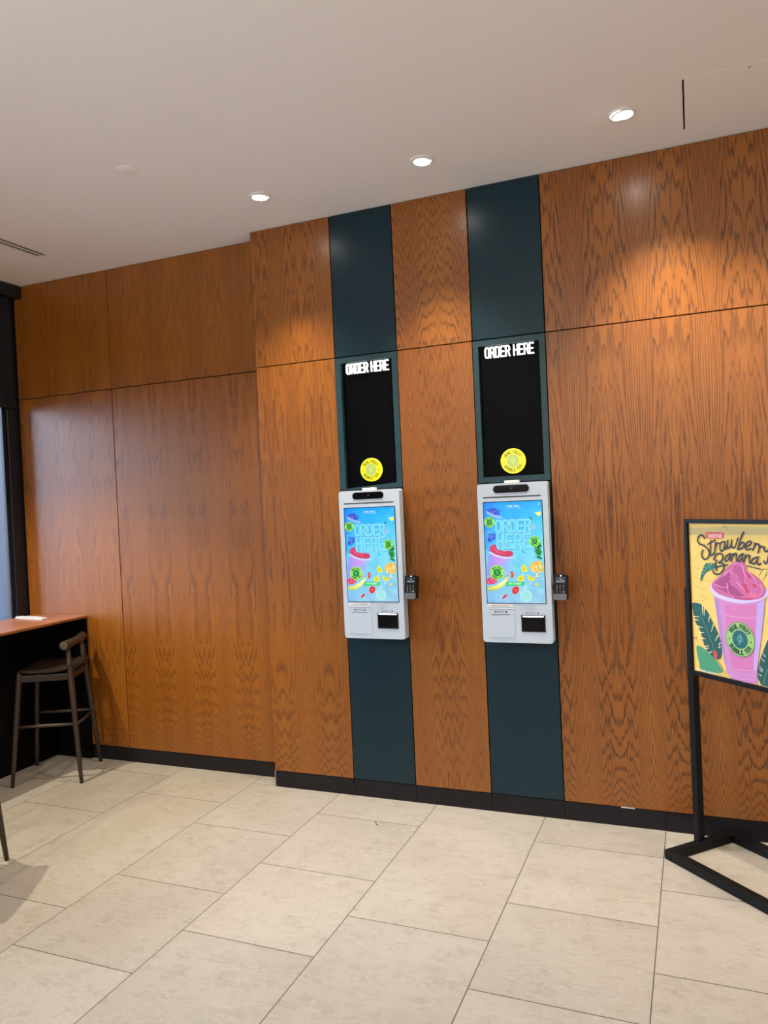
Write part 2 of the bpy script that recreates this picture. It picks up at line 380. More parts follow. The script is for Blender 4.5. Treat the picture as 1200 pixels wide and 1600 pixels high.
# ---- artwork outlines, in tenths of a millimetre on the poster and on the kiosk screen
SCRIPT = [[(1309,14837),(1271,14939),(1144,14994),(978,14914),(900,14740),(1006,14588),(1271,14505),(1491,14349),(1554,14148),(1447,13956),(1276,13886),(1138,13985),(1114,14128),(1197,14303)],[(1668,14763),(1644,14525),(1600,14218),(1636,14084),(1742,14106),(1801,14187)],[(1498,14581),(1921,14787)],[(1929,14686),(1888,14433),(1842,14168)],[(1888,14433),(1987,14588),(2094,14668),(2162,14617)],[(2420,14719),(2255,14687),(2164,14494),(2197,14328),(2312,14323),(2411,14519),(2469,14737)],[(2469,14737),(2436,14537),(2478,14399),(2576,14591),(2617,14791)],[(2617,14791),(2581,14526),(2661,14446),(2776,14599),(2826,14813),(2798,14560),(2874,14471),(2982,14514),(3082,14723),(3161,14904)],[(3459,15177),(3368,15039),(3257,14794),(3149,14482),(3115,14415)],[(3179,14541),(3323,14708),(3458,14719),(3456,14590),(3311,14455),(3139,14423)],[(3525,14522),(3681,14592),(3837,14715),(3803,14788),(3669,14758),(3542,14625),(3524,14490),(3616,14416),(3808,14482)],[(4024,14722),(3961,14545),(3887,14408)],[(3953,14551),(4078,14676),(4189,14680),(4208,14611)],[(4241,14618),(4198,14459),(4143,14299)],[(4198,14459),(4313,14574),(4422,14572),(4437,14500)],[(4475,14549),(4476,14408),(4576,14381),(4690,14510)],[(4719,14542),(4660,14228),(4575,13927),(4475,13875),(4422,13982)],[(1941,13897),(1888,13659),(1918,13408)],[(1795,13889),(1909,14097),(2142,14192),(2302,14116),(2281,13932),(2089,13771),(2306,13750),(2345,13553),(2192,13343),(1973,13244),(1775,13297),(1721,13395)],[(1883,13551),(2198,13644),(2534,13697)],[(2690,14200),(2512,14093),(2415,13922),(2493,13860),(2641,14000),(2739,14219)],[(2739,14219),(2689,14003),(2743,13884)],[(2862,14208),(2810,14042),(2751,13884)],[(2819,14059),(2969,14223),(3054,14194),(3019,14020),(3061,13917),(3143,14000)],[(3359,14231),(3199,14126),(3114,13959),(3189,13898),(3311,14028),(3390,14239)],[(3390,14239),(3339,14036),(3395,13926)],[(3522,14190),(3473,14043),(3413,13888)],[(3477,14027),(3624,14179),(3725,14145),(3692,13990),(3731,13858),(3802,13932)],[(4072,14121),(3882,14032),(3800,13868),(3967,13839),(4085,13995),(4151,14141)],[(4151,14141),(4090,13948),(4150,13799),(4263,13863)]]
FLOURISH = [(3566,13720),(4289,13612)]
BAND = [(340,15336),(1007,15321),(1948,15358),(2363,15414),(3546,15397),(5010,15386),(4997,15078),(368,14986)]
PILL = [(1452,15124),(2309,15131),(2387,15049),(2372,14916),(2296,14854),(1468,14842),(1378,14924),(1376,15061)] ; PILLC = [(1474,14974),(2294,14987)]
SMALL_LEAF = [(972,12828),(972,13087),(1086,13370),(1297,13692),(1576,13725),(1787,13720),(1908,13626),(1776,13483),(1517,13382),(1298,13282),(1136,13065)]
SMALL_CUTS = [[(1245,13518),(1341,13455)],[(1131,13391),(1258,13347)],[(1071,13232),(1188,13223)],[(1447,13701),(1416,13494)],[(1618,13710),(1542,13468)]]
SWIRL = [(1629,12626),(1660,12832),(1922,13055),(2222,13278),(2480,13561),(2729,13741),(2934,13901),(3133,13944),(3362,13875),(3490,13721),(3558,13532),(3761,13418),(4017,13277),(4232,13135),(4368,12893),(4469,12714),(4237,12408),(3596,12248),(3015,12222),(2380,12291),(1892,12413)]
SWD = [[(2674,13409),(2745,13216),(2615,13008),(2648,12846),(2881,12734),(3186,12532),(3335,12416),(3021,12354),(2626,12381),(2229,12544),(1903,12650),(1785,12808),(2089,13068),(2423,13226)],[(2925,13687),(3236,13641),(3382,13456),(3447,13202),(3359,12937),(3208,13022),(3063,13272),(2835,13452)],[(3598,13149),(3819,13038),(4036,12865),(3994,12766),(3773,12843),(3552,12985)],[(3427,12749),(3727,12646),(4022,12546),(4165,12433),(3788,12332),(3566,12439)]]
SWL = [[(2694,13410),(2726,13247),(2615,13173)],[(2488,12866),(2496,12601),(2626,12381),(2862,12305)],[(3316,13711),(3382,13456),(3467,13204),(3399,12972),(3551,12953)],[(3010,12974),(3197,12794),(3386,12680),(3341,12547)],[(3575,13501),(3794,13324),(3971,13082),(4036,12865)],[(2890,13784),(3204,13802),(3391,13651)],[(4187,12941),(4287,12729),(4130,12493)],[(2345,13287),(2636,13472),(2844,13650)],[(1826,12778),(2071,12698),(2439,12696)]]
SWP = [[(3361,13002),(3551,12953),(3467,12784),(3651,12640),(3532,12532),(3386,12680),(3315,12836)],[(3817,12974),(4038,12929),(3997,12830),(3849,12849)],[(3460,13494),(3684,13380),(3751,13193),(3602,13246)],[(2785,12364),(3252,12279),(3790,12364),(3634,12252),(3016,12239)]]
RIM = [(1506,12703),(1521,12568),(1718,12281),(2209,12127),(3008,12060),(3781,12173),(4234,12331),(4532,12518),(4900,12770),(5012,12935),(4584,12883),(4356,12627),(3790,12366),(3211,12228),(2620,12251),(2055,12346),(1689,12549),(1616,12780)]
CUP = [(1710,12280),(2209,12127),(3008,12060),(3781,12173),(4401,12411),(4318,11740),(4122,10606),(3931,9619),(3855,9157),(3853,8676),(3242,8618),(2535,8659),(2261,8856),(2159,9307),(1999,10289),(1838,11279)]
CUPM = [(2284,11968),(3004,11962),(3777,12077),(3966,12129),(3889,11211),(3757,9910),(3646,9118),(2950,9052),(2554,9078),(2462,9693),(2345,10674)]
CUPL = [[(1955,11546),(2583,11436),(3369,11450),(4312,11613)],[(2236,9203),(2716,9124),(3266,9144),(3859,9254)],[(2381,8812),(2935,8720),(3841,8834)]]
CUPSIDE = [(4004,12149),(4382,12378),(4299,11738),(4104,10603),(3912,9616),(3842,9283),(3690,9255),(3823,10561),(3940,11536)] ; CUPSIDEL = [(1734,12181),(1978,12036),(2098,10640),(2250,9490),(2288,8995),(2177,9243),(1999,10289),(1838,11279)]
BADGE = [(3061,10474),(2278,10531),(3810,10431),(2971,11247),(3167,9713)]
BIGLEAF = [(410,11770),(791,11817),(1006,11729),(1298,11487),(1535,11106),(1731,10791),(1885,10508),(2011,10089),(2018,9619),(1896,9412),(1665,9390),(1375,9545),(1087,9808),(933,10234),(777,10628),(548,10946),(457,11355)]
BIGRIB = [(854,11297),(1176,10751),(1486,10076),(1675,9595)]
BIGCUTS = [[(470,11164),(826,11190)],[(508,11046),(796,11019)],[(671,10735),(1000,10710)],[(790,10456),(1054,10486)],[(889,10227),(1128,10211)],[(1045,9836),(1317,9940)],[(1129,9780),(1324,9818)],[(1313,9586),(1503,9710)],[(1026,11697),(995,11314)],[(1123,11622),(1093,11274)],[(1394,11259),(1330,10994)],[(1612,10928),(1468,10585)],[(1864,10488),(1661,10188)],[(1951,10147),(1862,10015)],[(1943,9977),(1836,9910)]]
GREENLEAF = [(581,9798),(824,9801),(1082,9703),(1375,9545),(1663,9355),(1842,9149),(1971,8801),(858,8695),(699,9049),(586,9449)]
REDBUD = [(1552,9677),(1641,9766),(1761,9643),(1758,9406),(1662,9338),(1583,9444)] ; STEM = [(1789,9360),(1982,9039),(2195,8760)]
RLEAF = [(4434,10653),(4294,10347),(4091,9902),(3879,9290),(3883,8938),(4039,8682),(4725,8634),(4818,10835)] ; RRIB = [(4744,9919),(4360,9347),(4153,8769)] ; RCUTS = [[(4173,10074),(4294,9920)],[(4106,9809),(4231,9720)],[(3981,9484),(4141,9338)],[(3939,9381),(4119,9255)],[(3910,9136),(4055,9068)]]
DOODLE = [[(403,13448),(914,13428)],[(1086,14264),(811,14010),(510,13786)],[(394,13255),(586,13059),(978,12949),(1493,12887)],[(439,12803),(783,12553),(1302,12461)],[(708,11921),(805,12104),(1073,12199),(1326,12087)],[(946,12291),(1071,12165)],[(1252,12319),(1158,12173)],[(2325,15480),(2598,15236)],[(4111,13315),(4327,13646),(4580,13631)],[(4306,13156),(4536,13440)],[(4423,13338),(4522,13533)]]
DOODLE2 = [[(595,10097),(739,9857)],[(840,10116),(957,9822)],[(574,11927),(928,11929),(1283,12085)],[(4456,11568),(4370,11274)]] ; FLOWERS = [[(421,10194),(529,10104)],[(534,10210),(416,10088)],[(602,10238),(572,10076)],[(841,10151),(948,10097)]]
FOOTT = [(482,8702),(1886,8758)]
S_BERRY = [[(165,335),(595,285),(755,375),(845,575),(705,755),(445,655),(185,585)],[(195,1775),(435,1625),(595,1655),(555,1915),(315,2105),(125,2035)]]
S_BOWL = [(155,415),(385,585),(995,765),(925,875),(705,825),(185,615)]
S_BADGES = [[(295,1025),(575,1025)],[(2625,2085),(2905,2095)],[(595,3675),(975,3685)]]
S_PLANE = [(2405,975),(2775,1395),(2445,1565)]
S_ORDER = [(615,915),(2485,915),(2405,1605),(655,1565)] ; S_HERE = [(655,1595),(2435,1635),(2375,2465),(685,2435)]
S_YFLOWER = [(2685,605),(2985,555),(2995,745),(2855,795)] ; S_LEAVES = [[(2405,915),(2485,775),(2545,965)],[(1955,2545),(2045,2615),(2075,2695),(1985,2645)]]
S_SWIRL = [(225,2425),(345,2265),(545,2205),(665,2435),(925,2535),(1405,2575),(1465,2765),(1295,2855),(945,2835),(585,2755),(235,2525)]
S_CUP = [(145,2845),(255,2645),(625,2785),(965,2895),(1435,2895),(1205,3535),(955,3935),(165,3865),(45,3865)] ; S_RIM = [(225,2575),(565,2735),(965,2875),(1505,2885),(1575,2935),(1035,2965),(555,2835),(205,2645)]
S_STRAW = [(45,3995),(275,3925),(575,4095),(495,4235),(215,4305),(35,4265)] ; S_RED = [[(1305,3695),(1355,3615),(1455,3685),(1465,3835),(1355,3985)],[(1355,4565),(1475,4415),(1675,4435),(1715,4605),(1555,4805),(1375,4755)],[(805,5055),(915,4875),(1085,4825),(975,5005)]]
S_BANANA = [(45,4435),(495,4355),(845,4135),(1125,3795),(1215,3845),(1085,4165),(835,4435),(485,4605),(65,4655)]
S_PINE = [(2285,3435),(2465,3175),(2725,3085),(2985,3185),(2985,3675),(2835,3675),(2535,3675)] ; S_PINETOP = [(2385,2245),(2585,1955),(2965,1905),(2985,2855),(2765,2875),(2725,2595)]
S_WEDGE = [[(1855,3435),(2025,3225),(2215,3605),(1945,3665)],[(1625,3965),(2005,3765),(1955,4135),(1655,4135)],[(2165,3805),(2555,3975),(2525,4105),(2255,4105)],[(2515,4265),(2715,4235),(2745,4365),(2605,4365)]]
S_BTN = [(1045,4155),(2005,4155),(2035,4265),(1975,4365),(1075,4385),(1025,4305)] ; S_BTNT = [(1125,4265),(1905,4265)]
S_DISC = [(2075,4895),(2405,4895)] ; S_LOGO = [(1315,225),(1945,225)] ; S_Q = [(2895,5155),(2955,5155)]

# ------------------------------------------------------------------ materials
OAK = wood_veneer('oak_veneer', (0.34, 0.115, 0.0125), (0.265, 0.083, 0.0085), (0.064, 0.017, 0.003))
OAK_TOP = wood_veneer('oak_worktop', (0.46, 0.16, 0.05), (0.38, 0.125, 0.036), (0.16, 0.05, 0.017), axis='Y', rough=0.4)
ENDGRAIN = mat('walnut_end_grain', (0.085, 0.062, 0.045), 0.6, var=0.2, vscale=60)
WALNUT = mat('dark_walnut', (0.036, 0.022, 0.015), 0.42, var=0.25, vscale=30)
GREEN = mat('dark_teal_laminate', (0.0066, 0.028, 0.041), 0.30, spec=0.3)
FRAMEG = mat('teal_painted_frame', (0.010, 0.043, 0.056), 0.4)
BLACK = mat('black_gloss_panel', (0.0030, 0.0034, 0.0046), 0.28, spec=0.05)
CAVITY = mat('dark_cavity', (0.006, 0.004, 0.003), 0.9)
BASEB = mat('black_laminate', (0.0125, 0.0105, 0.0135), 0.42, spec=0.25)
CEIL = mat('ceiling_paint', (0.86, 0.82, 0.77), 0.9, bump=0.03, bscale=150)
PAINT = mat('warm_grey_paint', (0.55, 0.47, 0.40), 0.9)
WHITE = mat('white_powder_coat', (0.545, 0.625, 0.70), 0.45, bump=0.02, bscale=900)
WPLAST = mat('white_plastic', (0.82, 0.80, 0.74), 0.35)
KDARK = mat('dark_grey_plastic', (0.02, 0.02, 0.022), 0.5)
KGREY = mat('grey_plastic', (0.10, 0.105, 0.11), 0.5)
GLOSSB = mat('black_glass', (0.004, 0.004, 0.005), 0.08, spec=0.22)
STEELB = mat('black_steel', (0.0055, 0.0055, 0.006), 0.45, spec=0.18)
METAL = mat('brushed_metal', (0.55, 0.55, 0.54), 0.35, metal=1.0)
TRIM = mat('white_lamp_trim', (0.80, 0.78, 0.74), 0.4)
LENS = mat('lit_lens', (1, 1, 1), 0.5, emit=(1.0, 0.95, 0.88), es=45.0)
LETTER = mat('lit_letters', (1, 1, 1), 0.5, emit=(1.0, 0.98, 0.93), es=1.5)
DISCY = mat('lit_yellow_acrylic', (0.8, 0.75, 0.05), 0.4, emit=(0.95, 0.90, 0.02), es=1.15)
SCANL = mat('scanner_lamp', (1, 1, 1), 0.5, emit=(0.9, 1.0, 1.0), es=2.0)
FABRIC = mat('blind_fabric', (0.010, 0.011, 0.015), 0.9)
FRAMEW = mat('window_frame_black', (0.008, 0.011, 0.018), 0.4)
COUNTB = mat('matt_black_laminate', (0.0012, 0.0012, 0.0015), 0.6, spec=0.15)
GROUT = mat('grout', (0.085, 0.072, 0.062), 0.9)
PAPER = mat('white_paper', (0.85, 0.83, 0.80), 0.8)
PAVE = mat('pavement', (0.25, 0.25, 0.25), 0.9)
TILE_A = (0.460, 0.425, 0.365); TILE_B = (0.395, 0.356, 0.297); TILE_C = (0.31, 0.266, 0.208); TILE_D = (0.59, 0.555, 0.50)
TILE = stone_tile('beige_stone_tile')
INK_SCREEN = ink_mat('screen_image', 1.12)
INK_SIGN = ink_mat('lit_sign_print', 1.15)
INK_PRINT = ink_mat('printed_paper', 0.0, 0.6)
GLASS = bpy.data.materials.new('window_glass'); GLASS.use_nodes = True
_b = NB(GLASS); _o = GLASS.node_tree.nodes['Material Output']; GLASS.node_tree.nodes.remove(GLASS.node_tree.nodes['Principled BSDF'])
_t = _b.n('ShaderNodeBsdfTransparent'); _t.inputs[0].default_value = (0.86, 0.92, 0.95, 1); _g = _b.n('ShaderNodeBsdfGlossy'); _g.inputs['Roughness'].default_value = 0.02
_f = _b.n('ShaderNodeFresnel'); _f.inputs[0].default_value = 1.45; _m = _b.n('ShaderNodeMixShader')
_b.nt.links.new(_f.outputs[0], _m.inputs[0]); _b.nt.links.new(_t.outputs[0], _m.inputs[1]); _b.nt.links.new(_g.outputs[0], _m.inputs[2]); _b.nt.links.new(_m.outputs[0], _o.inputs[0])

# ------------------------------------------------------------------ floor of rectangular stone tiles
XR = 3.5; YB = -7.5
def make_floor():
    bm = bmesh.new(); sh = bm.faces.layers.float_vector.new('tile_shift')
    g = 0.0018
    def quad(x0, x1, y0, y1, z, mi, s):
        vs = [bm.verts.new(v) for v in ((x0, y0, z), (x1, y0, z), (x1, y1, z), (x0, y1, z))]
        f = bm.faces.new(vs); f.material_index = mi; f[sh] = s
    quad(X_WIN, XR, YB, RY + 0.06, -0.0015, 1, (0, 0, 0))
    pitch = 0.6045; x_ref = -0.1965
    # per column: (first joint y, tile length)
    pat = {0: (-0.603, 0.6035), -1: (-0.300, 0.598), -2: (-1.196, 1.203), -3: (-0.294, 0.602), -4: (-0.594, 0.603), -5: (-0.310, 1.203), -6: (-0.632, 0.602), -7: (-0.30, 0.602), -8: (-0.6, 0.602)}
    for i in range(-8, 7):
        x0 = max(x_ref + i * pitch, X_WIN); x1 = min(x_ref + (i + 1) * pitch, XR)
        if x1 <= x0: continue
        y, L = pat.get(i, (-0.3 * (i % 2) - 0.3, 0.602))
        joints = [RY + 0.05]; q = y
        while q + L < RY + 0.05: q += L
        while q > YB: joints.append(q); q -= L
        joints.append(YB)
        for a, b in zip(joints[1:], joints[:-1]):
            if b - a < 0.01: continue
            quad(x0 + g, x1 - g, a + g, b - g, 0, 0, (random.uniform(0, 40), random.uniform(0, 40), random.uniform(0, 5)))
    # edge skirt so the slab has thickness
    me = bpy.data.meshes.new('floor'); bm.to_mesh(me); bm.free(); me.materials.append(TILE); me.materials.append(GROUT)
    o = bpy.data.objects.new('floor', me); COL.objects.link(o); return tag(o, kind='structure')
make_floor()
c = MB().box(X_WIN - 0.15, XR + 0.1, YB - 0.1, RY + 0.12, H, H + 0.12).build('ceiling', CEIL); tag(c, kind='structure')

# ------------------------------------------------------------------ walls
XC = -2.446; SEAM = 2.562; BB = 0.098
def grain(o, seed, run, dense, contrast):
    o['seed'] = float(seed); o['run'] = float(run); o['dense'] = float(dense); o['contrast'] = float(contrast)
def panel(parent, x0, x1, z0, z1, y, m, fig=(0, 0, 0, 0), name='wood_panel', label=None, gap=0.0028):
    o = MB().box(0, x1 - x0 - 2 * gap, 0, 0.02, 0, z1 - z0 - 2 * gap, 0.0012, 1).build(name, m, parent)
    o.location = (x0 + gap, y, z0 + gap); grain(o, *fig)
    if label: o['label'] = label
    return o
wb = MB().box(XC + 0.02, XR, 0.05, 0.13, 0, H).build('wall_back', CAVITY); tag(wb, kind='structure')
G1 = (-1.913, -1.527); G2 = (-1.088, -0.696)
panel(wb, XC, G1[0], SEAM, H, 0, OAK, (2.3, 4, 0, 0.75)); panel(wb, XC, G1[0], BB, SEAM, 0, OAK, (4.1, 3, 12, 0.75))
panel(wb, G1[1], G2[0], SEAM, H, 0, OAK, (5.2, 13, 0, 0.9)); panel(wb, G1[1], G2[0], BB, SEAM, 0, OAK, (7.7, 8, 0, 0.65))
panel(wb, G2[1], 0.52, SEAM, H, 0, OAK, (9.4, 5, 0, 1.0)); panel(wb, G2[1], 0.52, BB, SEAM, 0, OAK, (11.9, 3, 14, 0.9))
panel(wb, 0.52, 1.74, SEAM, H, 0, OAK, (13.2, 5, 0, 1.0)); panel(wb, 0.52, 1.74, BB, SEAM, 0, OAK, (15.5, 3, 14, 0.9))
panel(wb, 1.74, XR, SEAM, H, 0, OAK, (16.8, 5, 0, 1.0)); panel(wb, 1.74, XR, BB, SEAM, 0, OAK, (18.1, 3, 14, 0.9))
for (a, b) in (G1, G2):
    panel(wb, a, b, SEAM, H, 0, GREEN, name='painted_panel', label='dark teal laminate panel')
    panel(wb, a, b, BB, 1.79, 0, GREEN, name='painted_panel', label='dark teal laminate panel')
rp = MB().box(0, 0.02, 0, RY + 0.02, 0, H - BB, 0.001, 1).build('wood_panel', OAK, wb); rp.location = (XC + 0.001, 0.021, BB); grain(rp, 3.3, 2, 0, 0.4)
wr = MB().box(X_WIN - 0.1, XC + 0.1, RY + 0.03, RY + 0.12, 0, H).build('wall_recess', CAVITY); tag(wr, kind='structure')
XS = -3.675
panel(wr, X_WIN, XS, SEAM + 0.008, H, RY, OAK, (21.0, 2.5, 0, 0.5)); panel(wr, X_WIN, XS, BB - 0.004, SEAM + 0.008, RY, OAK, (22.7, 3, 12, 0.55))
panel(wr, XS, XC + 0.06, SEAM + 0.008, H, RY, OAK, (24.1, 2.5, 0, 0.5)); panel(wr, XS, XC + 0.06, BB - 0.004, SEAM + 0.008, RY, OAK, (25.6, 3, 16, 0.68))
m = MB()
for a, b in zip((XC + 0.004, G1[0], G1[1], G2[0], G2[1], -0.197, 0.52, 1.74), (G1[0], G1[1], G2[0], G2[1], -0.197, 0.52, 1.74, XR)):
    m.box(a + 0.0006, b - 0.0006, 0.003, 0.049, 0, BB - 0.001, 0.001, 1)
tag(m.build('baseboard_back', BASEB), kind='structure')
tag(MB().box(X_WIN, XC + 0.06, RY + 0.003, RY + 0.028, 0, BB - 0.006, 0.001, 1).build('baseboard_recess', BASEB), kind='structure')
tag(MB().box(XC - 0.002, XC + 0.003, 0.0, RY + 0.0, 0, BB, 0.0008, 1).build('trim_1', METAL), kind='structure')
tag(MB().box(XR, XR + 0.1, YB, RY, 0, H).build('wall_right', PAINT), kind='structure')
tag(MB().box(X_WIN - 0.1, XR + 0.1, YB - 0.1, YB, 0, H).build('wall_rear', PAINT), kind='structure')
# window wall: low wall under the sill, solid wall nearer the rear, window between
WY0, WY1, WZ0, WZ1 = -4.4, 0.035, 0.90, 3.34
m = MB().box(X_WIN - 0.12, X_WIN, YB, RY + 0.03, 0, WZ0).box(X_WIN - 0.12, X_WIN, YB, WY0, WZ0, H).box(X_WIN - 0.12, X_WIN, WY0, RY + 0.03, WZ1, H)
tag(m.build('wall_left', FRAMEW), kind='structure')
win = MB()
win.box(X_WIN - 0.11, X_WIN - 0.012, WY1, RY + 0.03, WZ0, WZ1, 0.003, 1)                    # jamb against the wood wall
win.box(X_WIN - 0.10, X_WIN - 0.03, WY1 - 0.03, WY1, WZ0, WZ1, 0.003, 1)
win.box(X_WIN - 0.10, X_WIN - 0.03, WY0, WY1, WZ0, WZ0 + 0.05, 0.003, 1).box(X_WIN - 0.10, X_WIN - 0.03, WY0, WY1, WZ1 - 0.05, WZ1, 0.003, 1)
for y in (-1.5, -2.95, WY0 + 0.05): win.box(X_WIN - 0.10, X_WIN - 0.03, y - 0.05, y, WZ0, WZ1, 0.003, 1)
win = win.build('window_1', FRAMEW); tag(win, kind='structure')
MB().box(X_WIN - 0.05, X_WIN - 0.042, WY0 + 0.01, WY1 - 0.01, WZ0 + 0.02, WZ1 - 0.02).build('pane', GLASS, win)
tag(MB().box(-60, X_WIN - 0.12, -40, 40, -0.35, -0.2).build('pavement', PAVE), kind='structure')

NEIGH = mat('neighbour_facade', (0.008, 0.026, 0.042), 0.6)
tag(MB().box(-14, -4.75, 1.6, 1.9, -0.2, 6.0).build('wall_outside', NEIGH), kind='structure')
# roller blind with its cassette under the ceiling
bl = thing('roller_blind', 'black roller blind half lowered over the window, its boxed cassette under the ceiling', 'blind', (X_WIN, -2.1, 2.5))
MB().box(0.0, 0.085, WY0 + 2.1, RY + 2.1 - 0.004, 0.79, 0.88, 0.012, 3).build('cassette', FRAMEW, bl)
MB().box(0.012, 0.015, WY0 + 2.1 + 0.02, RY + 2.1 - 0.05, 0.03, 0.80).build('fabric', FABRIC, bl)
MB().box(0.006, 0.022, WY0 + 2.1 + 0.02, RY + 2.1 - 0.05, 0.0, 0.032, 0.005, 2).build('bottom_rail', FRAMEW, bl)

# ------------------------------------------------------------------ order signs in the teal bays
def order_sign(cx, icx, ih, drop, label):
    t = thing('order_sign', label, 'sign', (cx, 0, 1.790), 0, 'lit order signs above the kiosks')
    z1 = 0.768; w = 0.1935; a = icx - cx - ih; b = icx - cx + ih; zb = 0.033; zt = 0.737
    f = MB()
    f.prism([(-w, 0.002), (a, 0.002), (a, z1), (-w, z1)], -0.003, 0.048)
    f.prism([(b, 0.002), (w, 0.002), (w, z1), (b, z1)], -0.003, 0.048)
    f.prism([(a, zt), (b, zt), (b, z1), (a, z1)], -0.003, 0.048)
    f.prism([(a, 0.002), (b, 0.002), (b, zb), (a, zb - drop)], -0.003, 0.048)
    f.build('frame', FRAMEG, t)
    MB().box(a - 0.002, b + 0.002, 0.026, 0.047, 0.004, zt + 0.002).build('display_panel', BLACK, t)
    ps, tot = text_strokes('ORDER HERE', 0.053, 0.0195, 0.0086, icx - cx, 0, 2.466 - 1.790)
    l = MB(); th = 0.0058
    flat = Art()
    for p in ps: flat.stroke(p, th, None, True)
    for k, (q, _, _, _) in enumerate(flat.f): l.prism(q, 0.012 - (k % 9) * 0.00002, 0.026)
    l.build('lettering', LETTER, t)['label'] = 'glowing white ORDER HERE lettering'
    dz = 1.903 - 1.790; dx = icx - cx - 0.003
    d = MB().lathe([(0.0, -0.013), (0.064, -0.013), (0.067, -0.010), (0.067, 0.0)], (dx, 0.026, dz), 48, M=Matrix.Rotation(-PI / 2, 3, 'X')).build('round_emblem', DISCY, t)
    d['label'] = 'glowing yellow round leaf emblem'
    ar = Art(); badge(ar, dx, dz, 0.0645, (250, 243, 30), (190, 205, 105), (130, 120, 20), (226, 236, 150))
    ar.build('emblem_print', INK_SIGN, lambda x, z, q: (x, 0.0386 - 0.0260 - q, z), d)
    return t
order_sign(-1.720, -1.719, 0.1595, 0.023, 'black order sign framed in teal above the left kiosk, lower frame edge slanting')
order_sign(-0.892, -0.893, 0.164, 0.0, 'black order sign framed in teal above the right kiosk, even frame all round')

